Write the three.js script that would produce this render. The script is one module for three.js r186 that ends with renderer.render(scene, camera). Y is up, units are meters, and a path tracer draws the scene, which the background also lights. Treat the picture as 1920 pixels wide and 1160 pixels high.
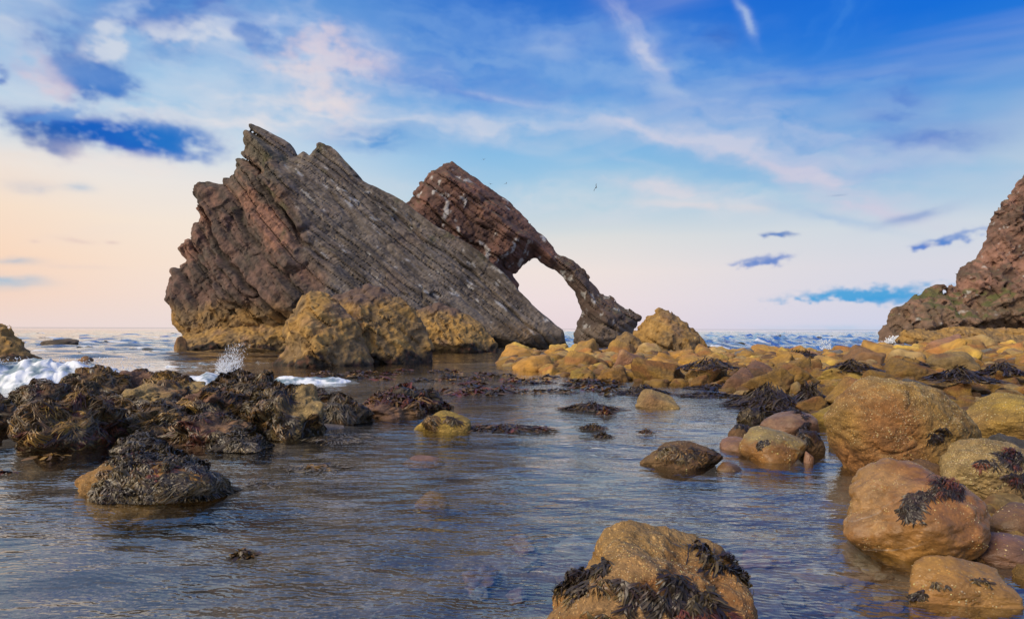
import * as THREE from 'three';
import { mergeGeometries } from 'three/addons/utils/BufferGeometryUtils.js';

/* ------------------------------------------------------------------ camera, sky, sun */
const scene = new THREE.Scene();
const EYE = 1.5, FOCAL = 1243.8;                       // eye height over still water; focal length in photograph pixels
const camera = new THREE.PerspectiveCamera(50, 1920 / 1160, 0.1, 30000);
camera.position.set(0, EYE, 0);
camera.rotation.z = 0.0028;
camera.setViewOffset(1920, 1160, 0, -37, 1920, 1160);  // shifted lens: verticals stay upright
const renderer = new THREE.WebGLRenderer({ antialias: true });
renderer.toneMapping = THREE.LinearToneMapping;
renderer.toneMappingExposure = 1.0;
renderer.shadowMap.enabled = true;

/* ------------------------------------------------------------------ small helpers */
function rng(seed) { let a = seed >>> 0; return () => { a = (a + 0x6D2B79F5) | 0; let t = Math.imul(a ^ (a >>> 15), 1 | a); t = (t + Math.imul(t ^ (t >>> 7), 61 | t)) ^ t; return ((t ^ (t >>> 14)) >>> 0) / 4294967296; }; }
const clamp = (x, a, b) => (x < a ? a : x > b ? b : x), mix = (a, b, t) => a + (b - a) * t;
const sstep = (a, b, x) => { const t = clamp((x - a) / (b - a), 0, 1); return t * t * (3 - 2 * t); };
const lin = (c) => { c /= 255; return c <= 0.04045 ? c / 12.92 : Math.pow((c + 0.055) / 1.055, 2.4); };
const S = (r, g, b) => [lin(r), lin(g), lin(b)];
const mix3 = (a, b, t) => [mix(a[0], b[0], t), mix(a[1], b[1], t), mix(a[2], b[2], t)];
const PERM = new Uint8Array(512); { const r = rng(77), p = [...Array(256).keys()]; for (let i = 255; i > 0; i--) { const j = Math.floor(r() * (i + 1)); [p[i], p[j]] = [p[j], p[i]]; } for (let i = 0; i < 512; i++) PERM[i] = p[i & 255]; }
const GX = new Float32Array(256), GY = new Float32Array(256), GZ = new Float32Array(256);
{ const r = rng(5); for (let i = 0; i < 256; i++) { const z = r() * 2 - 1, a = r() * 6.28318, q = Math.sqrt(1 - z * z); GX[i] = q * Math.cos(a); GY[i] = q * Math.sin(a); GZ[i] = z; } }
function noise(x, y, z) {                                // gradient noise, about -0.6 .. 0.6
  const X = Math.floor(x), Y = Math.floor(y), Z = Math.floor(z), fx = x - X, fy = y - Y, fz = z - Z, xi = X & 255, yi = Y & 255, zi = Z & 255;
  const u = fx * fx * fx * (fx * (fx * 6 - 15) + 10), v = fy * fy * fy * (fy * (fy * 6 - 15) + 10), w = fz * fz * fz * (fz * (fz * 6 - 15) + 10);
  const A = PERM[xi] + yi, AA = PERM[A & 511] + zi, AB = PERM[(A + 1) & 511] + zi, B = PERM[xi + 1] + yi, BA = PERM[B & 511] + zi, BB = PERM[(B + 1) & 511] + zi;
  let g = PERM[AA & 511]; const a0 = GX[g] * fx + GY[g] * fy + GZ[g] * fz; g = PERM[BA & 511]; const a1 = GX[g] * (fx - 1) + GY[g] * fy + GZ[g] * fz;
  g = PERM[AB & 511]; const a2 = GX[g] * fx + GY[g] * (fy - 1) + GZ[g] * fz; g = PERM[BB & 511]; const a3 = GX[g] * (fx - 1) + GY[g] * (fy - 1) + GZ[g] * fz;
  g = PERM[(AA + 1) & 511]; const b0 = GX[g] * fx + GY[g] * fy + GZ[g] * (fz - 1); g = PERM[(BA + 1) & 511]; const b1 = GX[g] * (fx - 1) + GY[g] * fy + GZ[g] * (fz - 1);
  g = PERM[(AB + 1) & 511]; const b2 = GX[g] * fx + GY[g] * (fy - 1) + GZ[g] * (fz - 1); g = PERM[(BB + 1) & 511]; const b3 = GX[g] * (fx - 1) + GY[g] * (fy - 1) + GZ[g] * (fz - 1);
  const p = a0 + u * (a1 - a0), q = a2 + u * (a3 - a2), r = b0 + u * (b1 - b0), s = b2 + u * (b3 - b2), m = p + v * (q - p), n = r + v * (s - r);
  return m + w * (n - m);
}
function fbm(x, y, z, o = 4) { let s = 0, a = 1; for (let i = 0; i < o; i++) { s += a * noise(x, y, z); x = x * 2.03 + 11.3; y = y * 2.03 + 4.7; z = z * 2.03 + 7.1; a *= 0.5; } return s; }
function ridge(x, y, z, o = 4) { let s = 0, a = 1; for (let i = 0; i < o; i++) { s += a * (0.5 - Math.abs(noise(x, y, z)) * 1.6); x = x * 2.07 + 3.3; y = y * 2.07 + 9.7; z = z * 2.07 + 1.1; a *= 0.5; } return s; }
const hash = (i, j = 0, k = 0) => { let h = Math.imul(i | 0, 374761393) ^ Math.imul(j | 0, 668265263) ^ Math.imul(k | 0, 2147483647 ^ 0x1f123bb5); h = Math.imul(h ^ (h >>> 13), 1274126177); return ((h ^ (h >>> 16)) >>> 0) / 4294967296; };
// survey of the photograph: column/row at a known distance, or on the still water
const wx = (px, D) => (px - 960) / FOCAL * D, wy = (py, D) => EYE + (617 - py) / FOCAL * D;
const distOf = (py) => EYE * FOCAL / (py - 617);
const shore = (px, py, h = 0) => { const D = (EYE - h) * FOCAL / (py - 617); return [wx(px, D), -D]; };

/* ------------------------------------------------------------------ the sky, by bearing and height (degrees) */
const bearing = (px) => Math.atan((px - 960) / FOCAL) * 180 / Math.PI;
const height = (px, py) => { const t = (px - 960) / FOCAL; return Math.atan((617 - py) / FOCAL / Math.sqrt(1 + t * t)) * 180 / Math.PI; };
function makeSky() {
  const W = 4096, Hh = 2048, data = new Float32Array(W * Hh * 4);
  const els = [0, 2.5, 5, 8, 11, 14.5, 18.5, 22.5, 26.5, 35, 55, 90];
  const cols = {
    left: [[236, 214, 208], [246, 212, 190], [250, 214, 186], [248, 222, 198], [238, 228, 220], [206, 221, 232], [150, 192, 228], [118, 168, 220], [104, 154, 212], [106, 150, 206], [88, 132, 194], [60, 106, 176]],
    mid: [[232, 214, 218], [238, 222, 222], [240, 226, 220], [222, 222, 220], [172, 206, 226], [136, 188, 228], [88, 156, 222], [56, 128, 214], [38, 110, 206], [52, 112, 200], [62, 112, 188], [60, 106, 176]],
    right: [[206, 210, 232], [214, 214, 228], [216, 216, 226], [206, 216, 226], [150, 192, 224], [96, 162, 220], [52, 132, 218], [24, 110, 216], [16, 100, 212], [30, 100, 202], [48, 104, 188], [60, 106, 176]],
  };
  cols.pale = [[234, 218, 216], [242, 222, 212], [246, 226, 210], [244, 230, 216], [234, 229, 225], [204, 220, 232], [150, 192, 228], [108, 162, 220], [84, 144, 210], [88, 138, 204], [76, 124, 192], [60, 106, 176]];
  for (const k in cols) cols[k] = cols[k].map((c) => S(...c));
  const ring = [[-180, 'mid'], [-110, 'left'], [-44, 'left'], [-24, 'pale'], [0, 'mid'], [34, 'right'], [110, 'right'], [180, 'mid']];
  const at = (c, e) => { let i = 0; while (i < els.length - 2 && e > els[i + 1]) i++; return mix3(c[i], c[i + 1], clamp((e - els[i]) / (els[i + 1] - els[i]), 0, 1)); };
  // clouds in view: photograph column, row, half width, half height (pixels), tilt, colour, strength, raggedness, softness
  const patch = [];
  const put = (px, py, rx, ry, tilt, c, a, rag = 0.5, soft = 0.7, grain = 1) => { const b = bearing(px), h = height(px, py), k = (bearing(px + 1) - b); patch.push({ b, h, rx: rx * k, ry: ry * k, co: Math.cos(tilt), si: Math.sin(tilt), c: S(...c), a, rag, soft, grain, reach: Math.max(rx, ry) * k * 1.9 }); };
  const CREAM = [240, 228, 222], PINK = [226, 208, 216], BLUE = [28, 98, 192], SLATE = [66, 122, 200];
  put(470, 215, 420, 50, -0.05, [236, 228, 228], 0.75, 0.6, 0.9); put(250, 130, 330, 60, 0.1, [176, 206, 232], 0.6, 0.6, 1);
  put(330, 20, 210, 60, -0.35, BLUE, 0.85, 0.8, 0.8); put(60, 90, 90, 100, 0.3, [190, 206, 228], 0.8, 1.1, 0.8, 1.6);
  put(160, 120, 105, 55, 0.5, [44, 108, 192], 0.95, 1.0, 0.55, 1.4); put(190, 150, 70, 32, 0, [60, 124, 204], 0.8, 0.9, 0.7);
  put(90, 140, 50, 34, 0.5, PINK, 0.7, 1.1, 0.7, 1.6); put(205, 68, 62, 30, -0.6, [214, 220, 230], 0.9, 1.2, 0.6, 1.8); put(235, 20, 60, 26, -0.5, [190, 208, 232], 0.7, 1.1, 0.7, 1.6);
  put(20, 45, 60, 50, 0, [206, 214, 228], 0.7, 1.1, 0.8, 1.8); put(0, 140, 16, 24, 0, BLUE, 0.7, 0.7, 0.7);
  put(365, 60, 110, 26, -0.2, [216, 220, 230], 0.85, 0.9, 0.7, 1.3); put(520, 60, 120, 55, 0.1, [196, 208, 232], 0.7, 1.0, 0.8, 1.5);
  put(480, 65, 40, 22, 0.3, [60, 124, 204], 0.8, 1.3, 0.6, 2); put(530, 70, 40, 26, -0.2, [88, 144, 212], 0.7, 1.4, 0.6, 2.2); put(500, 95, 50, 14, 0, [104, 152, 214], 0.6, 1.2, 0.7, 2);
  put(640, 110, 110, 46, 0.15, PINK, 0.8, 1.1, 0.7, 1.6); put(590, 160, 100, 34, 0.4, [232, 214, 216], 0.75, 1.0, 0.7, 1.5); put(700, 80, 50, 20, 0.5, [206, 210, 230], 0.6, 1, 0.8, 1.6);
  put(600, 190, 70, 14, -0.1, [242, 226, 220], 0.8, 0.9, 0.8);
  put(215, 255, 205, 38, 0.0, BLUE, 1.0, 0.55, 0.5, 1.2); put(95, 262, 85, 40, 0.1, [36, 96, 178], 0.9, 0.6, 0.6); put(330, 262, 100, 36, 0.1, [40, 118, 200], 0.8, 0.6, 0.7); put(95, 212, 60, 16, -0.4, [96, 146, 212], 0.7, 1.2, 0.7, 1.6);
  put(40, 330, 80, 46, 0, [240, 220, 206], 0.6, 0.9, 0.9, 1.4); put(200, 305, 130, 22, 0, [242, 228, 220], 0.7, 1, 0.8, 1.5); put(55, 350, 50, 18, 0, [206, 204, 210], 0.7, 1.0, 0.8, 1.6); put(145, 352, 30, 11, 0, [178, 196, 216], 0.8, 0.9, 0.8, 1.6);
  put(140, 453, 36, 6, 0.1, [222, 198, 192], 0.7, 0.9, 0.8, 2); put(210, 457, 14, 4, 0, [222, 198, 192], 0.7, 0.9, 0.8, 2); put(66, 455, 10, 4, 0, [222, 198, 192], 0.6, 0.9, 0.8, 2);
  put(20, 488, 60, 10, 0, [164, 186, 208], 0.7, 0.7, 0.8, 1.2); put(15, 530, 70, 22, 0, [158, 190, 214], 0.8, 0.6, 0.9); put(140, 503, 60, 6, 0, [214, 200, 204], 0.5, 0.7, 0.9);
  put(700, 258, 95, 26, 0.0, [78, 148, 214], 0.85, 0.5, 0.9); put(880, 160, 190, 26, 0.12, [44, 120, 212], 0.7, 0.5, 1);
  put(880, 100, 230, 42, 0.15, [130, 170, 222], 0.6, 0.8, 1, 1.2); put(1030, 88, 60, 20, 0.2, [186, 198, 226], 0.6, 1.0, 0.8, 1.6);
  put(1200, 86, 92, 26, 0.92, [206, 208, 228], 0.85, 0.9, 0.85, 1.5); put(1180, 70, 76, 10, 0.9, [224, 220, 230], 0.8, 0.9, 0.8, 1.8); put(1222, 112, 40, 14, 0.8, [232, 224, 228], 0.7, 1.0, 0.8, 1.8);
  put(1398, 30, 46, 10, 1.1, [176, 196, 228], 0.7, 0.8, 0.9, 1.4); put(1120, 130, 170, 30, 0.12, [124, 168, 224], 0.6, 0.7, 1, 1.2);
  put(1320, 180, 160, 12, 0.24, [168, 190, 226], 0.6, 0.7, 0.9, 1.3); put(1010, 200, 160, 8, 0.2, [196, 204, 228], 0.55, 0.6, 0.9, 1.2); put(1100, 232, 260, 38, 0.16, [142, 184, 228], 0.6, 0.6, 1);
  put(1290, 262, 260, 26, 0.24, [206, 208, 226], 0.8, 0.6, 0.9, 1.2); put(1470, 318, 230, 26, 0.33, [216, 208, 222], 0.85, 0.55, 0.85, 1.2); put(1620, 385, 130, 26, 0.36, [206, 202, 222], 0.8, 0.5, 0.9); put(1420, 280, 210, 30, 0.28, [196, 204, 226], 0.5, 0.6, 1, 1.3);
  put(920, 238, 200, 22, 0.05, [214, 216, 228], 0.7, 0.6, 0.95); put(1180, 300, 50, 7, 0.3, [190, 204, 226], 0.6, 0.6, 0.9); put(1250, 355, 140, 18, 0.18, [222, 214, 222], 0.75, 0.6, 0.9); put(1320, 385, 150, 10, 0.12, [232, 216, 216], 0.7, 0.6, 0.9);
  put(1240, 305, 300, 14, 0.22, [124, 180, 224], 0.5, 0.5, 1); put(1500, 395, 180, 10, 0.3, [150, 184, 222], 0.5, 0.5, 0.9);
  put(1760, 258, 90, 24, 0.12, [38, 98, 196], 0.75, 0.6, 0.8); put(1690, 200, 60, 60, 0.5, [52, 110, 204], 0.6, 0.6, 1); put(1345, 68, 40, 20, 0.2, [42, 96, 190], 0.6, 0.7, 0.9);
  put(1720, 402, 80, 12, -0.22, [130, 158, 208], 0.75, 0.6, 0.9); put(1640, 260, 200, 60, 0, [86, 142, 216], 0.45, 0.7, 1);
  put(1560, 40, 120, 50, -0.9, [60, 130, 220], 0.6, 0.7, 1, 1.4);
  put(1462, 438, 34, 5, 0.08, [74, 120, 190], 0.95, 0.5, 0.5, 2); put(1425, 488, 62, 9, -0.12, [118, 146, 206], 0.95, 0.8, 0.5, 2); put(1445, 484, 36, 7, -0.05, [104, 136, 204], 0.8, 0.8, 0.6, 2);
  put(1785, 447, 72, 12, -0.18, [60, 122, 204], 0.95, 0.9, 0.5, 1.8); put(1735, 460, 28, 5, 0, [70, 112, 196], 0.9, 0.5, 0.6, 2); put(1570, 365, 18, 2, 0, [120, 150, 190], 0.7, 0.4, 0.7);
  put(1625, 548, 150, 15, -0.04, [84, 164, 218], 1.0, 0.4, 0.45); put(1690, 556, 90, 12, 0, [70, 160, 218], 0.8, 0.4, 0.6); put(1600, 612, 180, 7, 0, [176, 200, 226], 0.7, 0.2, 0.8);
  put(1300, 150, 420, 55, 0.2, [138, 176, 224], 0.5, 0.8, 1, 1.2); put(1500, 260, 360, 50, 0.3, [186, 198, 226], 0.5, 0.7, 1, 1.2); put(1000, 60, 380, 36, 0.12, [112, 158, 222], 0.5, 0.8, 1, 1.2); put(560, 140, 320, 60, 0.05, [206, 214, 230], 0.5, 0.9, 1, 1.3); put(1180, 380, 420, 36, 0.06, [214, 218, 226], 0.5, 0.6, 1, 1.2); put(80, 60, 150, 90, 0.2, [150, 178, 220], 0.45, 1.1, 1, 1.4); put(250, 20, 160, 40, -0.2, [84, 134, 206], 0.5, 1.0, 1, 1.4);
  const D2 = 180 / Math.PI;
  for (let j = 0; j < Hh; j++) {
    const el = (j + 0.5) / Hh * 180 - 90;
    for (let i = 0; i < W; i++) {
      const o = (j * W + i) * 4; data[o + 3] = 1;
      if (el < 0) { data[o] = 0.22; data[o + 1] = 0.24; data[o + 2] = 0.27; continue; }
      const phi = ((i + 0.5) / W - 0.5) * 2 * Math.PI, ce = Math.cos(el / D2), x = Math.cos(phi) * ce, z = Math.sin(phi) * ce, y = Math.sin(el / D2);
      const az = Math.atan2(x, -z) * D2;
      let k = 0; while (k < ring.length - 2 && az > ring[k + 1][0]) k++;
      const t = sstep(0, 1, (az - ring[k][0]) / (ring[k + 1][0] - ring[k][0]));
      const wob = fbm(az * 0.03, el * 0.09, 3.1, 3) * 2.2 * sstep(3, 12, el);
      let c = mix3(at(cols[ring[k][1]], el + wob), at(cols[ring[k + 1][1]], el + wob), t);
      // thin high cloud everywhere, seen on a flat layer
      const q = 1 / (y + 0.12), cx = x * q, cz = z * q;
      const wp = fbm(cx * 0.5, cz * 0.5, 8, 3), ci = sstep(mix(0.02, -0.2, sstep(27, 36, el)), 0.55, fbm(cx * 0.55 + cz * 0.25 + wp * 0.6, cz * 1.5 - cx * 0.5 + wp, 1.7, 5)) * sstep(4, 12, el);
      const inView = Math.abs(az) < 42 && el < 29;
      const share = inView ? 0.32 : mix(0.32, 0.9, Math.max(sstep(42, 60, Math.abs(az)), sstep(29, 40, el)));
      c = mix3(c, [0.72, 0.68, 0.72], ci * share);
      if (Math.abs(az) < 48 && el < 34) {
        const n1 = fbm(az * 0.22, el * 0.5, 5.5, 6), n2 = fbm(az * 0.55, el * 0.8, 15.5, 5), n3 = fbm(az * 0.1, el * 0.3, 25.5, 5), n4 = fbm(az * 0.16 + 4, el * 0.42, 35.5, 5), n5 = fbm(az * 1.3, el * 2.4, 45.5, 5);
        for (const p of patch) {
          const da = az - p.b, de = el - p.h; if (Math.abs(da) > p.reach || Math.abs(de) > p.reach) continue;
          let u = (da * p.co - de * p.si) / p.rx, v = (da * p.si + de * p.co) / p.ry;
          const nn = p.grain > 1.45 ? n2 : p.grain > 1.1 ? n1 : n3 * 0.6 + n1 * 0.5;
          let f;
          if (p.soft >= 0.8) {                              // thin streaked cloud
            const lu = da * p.co - de * p.si, lv = da * p.si + de * p.co, fib = fbm(lu * 0.16 + n4 * 0.8, lv * 0.95 + n1 * 1.1, p.b, 5);
            u += n4 * 0.5; v += n1 * 0.9 + n4 * 0.5; f = Math.exp(-1.3 * (u * u + v * v)); f *= clamp(0.78 + 1.15 * fib + 0.45 * n2, 0, 1.25);
          } else {
            u += n4 * p.rag * 0.5 + n2 * p.rag * 0.25; v += n1 * p.rag * 0.9 + n2 * p.rag * 0.4; if (p.ry < 0.8) { u += n5 * 0.5; v += n5 * 1.2 + n2 * 0.6; } f = Math.exp(-1.0 * (u * u + v * v)); f = sstep(0.10, 0.62 + 0.45 * p.soft, f + (n1 * 0.6 + n2 * 0.9 + n5 * 0.6) * p.rag * f * (1.2 - f)) * clamp(0.95 + 0.8 * n2 + 0.4 * n5, 0, 1);
          }
          f = clamp(f, 0, 1); void nn;
          if (f > 0) c = mix3(c, p.c, f * p.a);
        }
      }
      data[o] = c[0]; data[o + 1] = c[1]; data[o + 2] = c[2];
    }
  }
  const tex = new THREE.DataTexture(data, W, Hh, THREE.RGBAFormat, THREE.FloatType);
  tex.mapping = THREE.EquirectangularReflectionMapping; tex.magFilter = THREE.LinearFilter; tex.needsUpdate = true;
  return tex;
}
const sky = makeSky();
scene.background = sky; scene.environment = sky;
const sun = new THREE.DirectionalLight(new THREE.Color(1.0, 0.83, 0.60), 3.4);
const sunAz = -128 * Math.PI / 180, sunEl = 36 * Math.PI / 180;
sun.position.set(Math.sin(sunAz) * Math.cos(sunEl) * 120, Math.sin(sunEl) * 120, -Math.cos(sunAz) * Math.cos(sunEl) * 120 - 30);
sun.target.position.set(0, 0, -30);
sun.castShadow = true; sun.shadow.radius = 64; sun.shadow.mapSize.set(4096, 4096);
Object.assign(sun.shadow.camera, { left: -80, right: 80, top: 80, bottom: -80, near: 1, far: 300 });
scene.add(sun, sun.target);

/* ------------------------------------------------------------------ naming */
const taken = {};
function numbered(name) { taken[name] = (taken[name] ?? -1) + 1; return taken[name] ? name + '_' + String(taken[name]).padStart(3, '0') : name; }
function finish(o) { o.traverse((m) => { if (m.isMesh) { m.castShadow = true; m.receiveShadow = true; } }); return o; }
function thing(o, name, label, category, group) { o.name = numbered(name); o.userData = { label, category }; if (group) o.userData.group = group; scene.add(finish(o)); return o; }
function structure(o, name, label) { o.name = numbered(name); o.userData = { kind: 'structure', label, category: name.replace(/_/g, ' ') }; scene.add(finish(o)); return o; }

/* ------------------------------------------------------------------ textures */
function floatTexture(n, f) { const d = new Float32Array(n * n * 4); for (let j = 0; j < n; j++) for (let i = 0; i < n; i++) { const v = f(i / n, j / n), o = (j * n + i) * 4; d[o] = d[o + 1] = d[o + 2] = v; d[o + 3] = 1; } const t = new THREE.DataTexture(d, n, n, THREE.RGBAFormat, THREE.FloatType); t.wrapS = t.wrapT = THREE.RepeatWrapping; t.magFilter = THREE.LinearFilter; t.needsUpdate = true; return t; }
// periodic noise on the unit square, wrapped on a torus of four dimensions folded to three by blending
function tileFbm(u, v, s, o, seed) { const f = (a, b) => fbm(a * s, b * s, seed, o); const wu = u, wv = v; return (f(u, v) * (1 - wu) + f(u - 1, v) * wu) * (1 - wv) + (f(u, v - 1) * (1 - wu) + f(u - 1, v - 1) * wu) * wv; }
const grainBump = floatTexture(512, (u, v) => 0.5 + 0.45 * tileFbm(u, v, 14, 5, 2.2) + 0.1 * tileFbm(u, v, 70, 2, 9.2));
function speckleMap(n, seed, spots, lo) {               // crust, grit and pale barnacle specks, as colour
  const d = new Uint8Array(n * n * 4), r = rng(seed), lum = new Float32Array(n * n), yel = new Float32Array(n * n);
  for (let j = 0; j < n; j++) for (let i = 0; i < n; i++) lum[j * n + i] = lo + 0.2 * tileFbm(i / n, j / n, 9, 5, seed) + 0.16 * tileFbm(i / n, j / n, 60, 3, seed + 4);
  for (let s = 0; s < spots; s++) { const cx = r() * n, cy = r() * n, R = 2.2 + 6.5 * r() * r() * (r() < 0.15 ? 1.5 : 1), a = r() < 0.66 ? 0.25 + 0.3 * r() : -0.22; if (tileFbm(cx / n, cy / n, 5, 3, seed + 1) < -0.08 + 0.3 * (r() - 0.5)) continue;
    for (let y = -12; y <= 12; y++) for (let x = -12; x <= 12; x++) { const q = Math.hypot(x, y) / R; if (q < 1) { const k = ((Math.floor(cy + y) + n) % n) * n + ((Math.floor(cx + x) + n) % n); lum[k] += a * (1 - q * q); yel[k] = Math.max(yel[k], a > 0 ? (1 - q) * 0.6 : 0); } } }
  for (let k = 0; k < n * n; k++) { const L = clamp(lum[k], 0.15, 1) * 255; d[k * 4] = L; d[k * 4 + 1] = clamp(L * (1 + 0.06 * yel[k]), 0, 255); d[k * 4 + 2] = clamp(L * (1 + 0.15 * yel[k]), 0, 255); d[k * 4 + 3] = 255; }
  const t = new THREE.DataTexture(d, n, n); t.colorSpace = THREE.SRGBColorSpace; t.wrapS = t.wrapT = THREE.RepeatWrapping; t.magFilter = THREE.LinearFilter; t.needsUpdate = true; return t;
}
const crustMap = speckleMap(1024, 31, 4200, 0.74), smoothMap = speckleMap(1024, 57, 900, 0.80);
const rep = (t, k) => { const c = t.clone(); c.repeat.set(k, k); c.needsUpdate = true; return c; };
const M = {
  crag: new THREE.MeshStandardMaterial({ vertexColors: true, roughness: 0.92, bumpMap: rep(grainBump, 0.5), bumpScale: 0.10 }),
  crust: new THREE.MeshStandardMaterial({ vertexColors: true, roughness: 0.85, map: rep(crustMap, 1.1), bumpMap: rep(grainBump, 1.6), bumpScale: 0.04 }),
  far: new THREE.MeshStandardMaterial({ vertexColors: true, roughness: 0.88, bumpMap: rep(grainBump, 0.9), bumpScale: 0.07 }),
  smooth: new THREE.MeshStandardMaterial({ vertexColors: true, roughness: 0.5, map: rep(smoothMap, 1.3), bumpMap: rep(grainBump, 2.0), bumpScale: 0.014 }),
  weed: new THREE.MeshStandardMaterial({ vertexColors: true, roughness: 0.4, side: THREE.DoubleSide }),
  barnacle: new THREE.MeshStandardMaterial({ color: new THREE.Color(0.52, 0.42, 0.25), roughness: 0.7 }),
  foam: new THREE.MeshStandardMaterial({ vertexColors: true, roughness: 0.6 }),
  drop: new THREE.MeshStandardMaterial({ color: new THREE.Color(0.85, 0.88, 0.9), roughness: 0.3 }),
  bed: new THREE.MeshStandardMaterial({ vertexColors: true, roughness: 0.95, map: rep(crustMap, 0.6), bumpMap: rep(grainBump, 0.9), bumpScale: 0.03 }),
  bird: new THREE.MeshStandardMaterial({ color: new THREE.Color(0.05, 0.05, 0.06), roughness: 0.8 }),
};

/* ------------------------------------------------------------------ ground: bed of the pool, shingle bank, sea floor */
const BANK = [[-0.3, -27], [1.2, -22.5], [2.8, -19], [5.2, -17.3], [4.9, -13], [4.6, -9.7], [3.4, -6.9], [2.75, -4.9], [2.45, -3.7], [2.7, -1.5], [14, 3], [45, 0], [60, -36], [46, -50], [30, -44], [17, -37], [8, -36.5], [0.3, -38], [-0.6, -33]];
function polyDist(P, x, y) {                            // signed distance, negative inside
  let d = 1e9, s = 1; const n = P.length;
  for (let i = 0, j = n - 1; i < n; j = i++) {
    const ex = P[j][0] - P[i][0], ey = P[j][1] - P[i][1], vx = x - P[i][0], vy = y - P[i][1], t = clamp((vx * ex + vy * ey) / (ex * ex + ey * ey), 0, 1), bx = vx - ex * t, by = vy - ey * t;
    d = Math.min(d, bx * bx + by * by);
    const a = y >= P[i][1], b = y < P[j][1], c = ex * vy > ey * vx; if ((a && b && c) || (!a && !b && !c)) s = -s;
  }
  return s * Math.sqrt(d);
}
function ground(x, z) {
  const b = -polyDist(BANK, x, z) + 0.8 * noise(x * 0.3, z * 0.3, 4);
  const far = Math.hypot(x, z), deep = -0.32 - 2.6 * sstep(36, 62, far) * sstep(-2, -8, b) - 0.2 * sstep(12, 30, far);
  const reef = 0.4 * Math.exp(-(((x + 3.6) / 2.2) ** 2 + ((z + 10.4) / 2.4) ** 2)) + 0.0 * Math.exp(-(((x + 2) / 1.2) ** 2 + ((z + 11) / 1.5) ** 2));
  const near = 0.2 * sstep(3, 1, far);
  return mix(deep, -0.03 + 0.12 * sstep(0, 5, b) + 0.4 * sstep(3, 10, b) * sstep(12, 24, x) * sstep(-46, -32, z), sstep(-1.6, 1.2, b)) + reef + near + 0.06 * fbm(x * 0.8, z * 0.8, 2, 3) + 0.02 * noise(x * 4, z * 4, 7);
}
function polarSheet(rows, cols, a0, a1, f) {            // rows: radii; angle 0 looks along -z
  const P = [], U = [], C = [], I = [];
  for (const r of rows) for (let j = 0; j <= cols; j++) { const a = mix(a0, a1, j / cols), x = Math.sin(a) * r, z = -Math.cos(a) * r, v = f(x, z, r); P.push(x, v.y, z); U.push(x, -z); if (v.c) C.push(...v.c); }
  const n = cols + 1; for (let i = 0; i < rows.length - 1; i++) for (let j = 0; j < cols; j++) { const a = i * n + j; I.push(a, a + 1, a + n, a + 1, a + n + 1, a + n); }
  const g = new THREE.BufferGeometry(); g.setAttribute('position', new THREE.Float32BufferAttribute(P, 3)); g.setAttribute('uv', new THREE.Float32BufferAttribute(U, 2)); if (C.length) g.setAttribute('color', new THREE.Float32BufferAttribute(C, 3)); g.setIndex(I); g.computeVertexNormals(); return g;
}
const radii = (a, b, k) => { const r = []; for (let v = a; v < b; v *= k) r.push(v); r.push(b); return r; };
const bedColour = (x, z, r) => {
  const n = fbm(x * 1.4, z * 1.4, 3, 4), y = ground(x, z);
  void y; return mix3([0.13, 0.098, 0.074], [0.42, 0.335, 0.265], sstep(-0.34, 0.34, n));   // weedy brown bed with paler shingle
};
structure(new THREE.Mesh(polarSheet([0.05, ...radii(0.5, 9000, 1.045)], 150, -Math.PI, Math.PI, (x, z, r) => ({ y: ground(x, z), c: bedColour(x, z, r) })), M.bed), 'sea_bed', 'sandy stony bed of the pool rising into the boulder bank');

/* ------------------------------------------------------------------ water */
const rippleTex = (() => {
  const n = 1024, L = 6.0, waves = [], r = rng(17);
  for (let i = 0; i < 110; i++) { const lam = 0.034 * Math.pow(14, r() ** 2.1), th = (r() + r() - 1) * 0.95 + 0.12, kx = Math.round(L / lam * Math.sin(th)), ky = Math.round(L / lam * Math.cos(th)); waves.push([kx, ky, r() * 6.283, Math.pow(lam, 1.05)]); }
  const cx = [], d = new Float32Array(n * n); let lo = 1e9, hi = -1e9;
  const SIN = new Float32Array(4096); for (let i = 0; i < 4096; i++) SIN[i] = Math.sin(i / 4096 * 2 * Math.PI);
  for (const [kx, ky, p, a] of waves) { const ph = p / 6.283185 * 4096; for (let j = 0; j < n; j++) { const b = ph + ky * j * 4 + 1e6 * 4096; for (let i = 0; i < n; i++) d[j * n + i] += a * SIN[Math.floor(b + kx * i * 4) & 4095]; } }
  for (let j = 0; j < n; j++) for (let i = 0; i < n; i++) { const k = j * n + i; d[k] *= 0.25 + 1.35 * clamp(0.5 + 1.3 * tileFbm(i / n, j / n, 3, 3, 6), 0, 1); lo = Math.min(lo, d[k]); hi = Math.max(hi, d[k]); }
  const t = floatTexture(n, (u, v) => (d[Math.floor(v * n + 0.5) % n * n + Math.floor(u * n + 0.5) % n] - lo) / (hi - lo)); t.repeat.set(1 / L, 1 / L); return t;
})();
const seaWaves = []; { const r = rng(9); for (let i = 0; i < 26; i++) { const lam = 0.9 * Math.pow(16, i / 25), th = (r() - 0.5) * 1.7 + 0.25; seaWaves.push([Math.sin(th) * 6.283 / lam, Math.cos(th) * 6.283 / lam, r() * 6.283, 0.0056 * lam * (0.6 + 0.8 * r()), lam]); } }
const poolWaves = []; { const r = rng(12); for (let i = 0; i < 12; i++) { const lam = 0.35 * Math.pow(6, i / 11), th = (r() - 0.5) * 2.2; poolWaves.push([Math.sin(th) * 6.283 / lam, Math.cos(th) * 6.283 / lam, r() * 6.283, 0.0018 * lam]); } }
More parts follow.
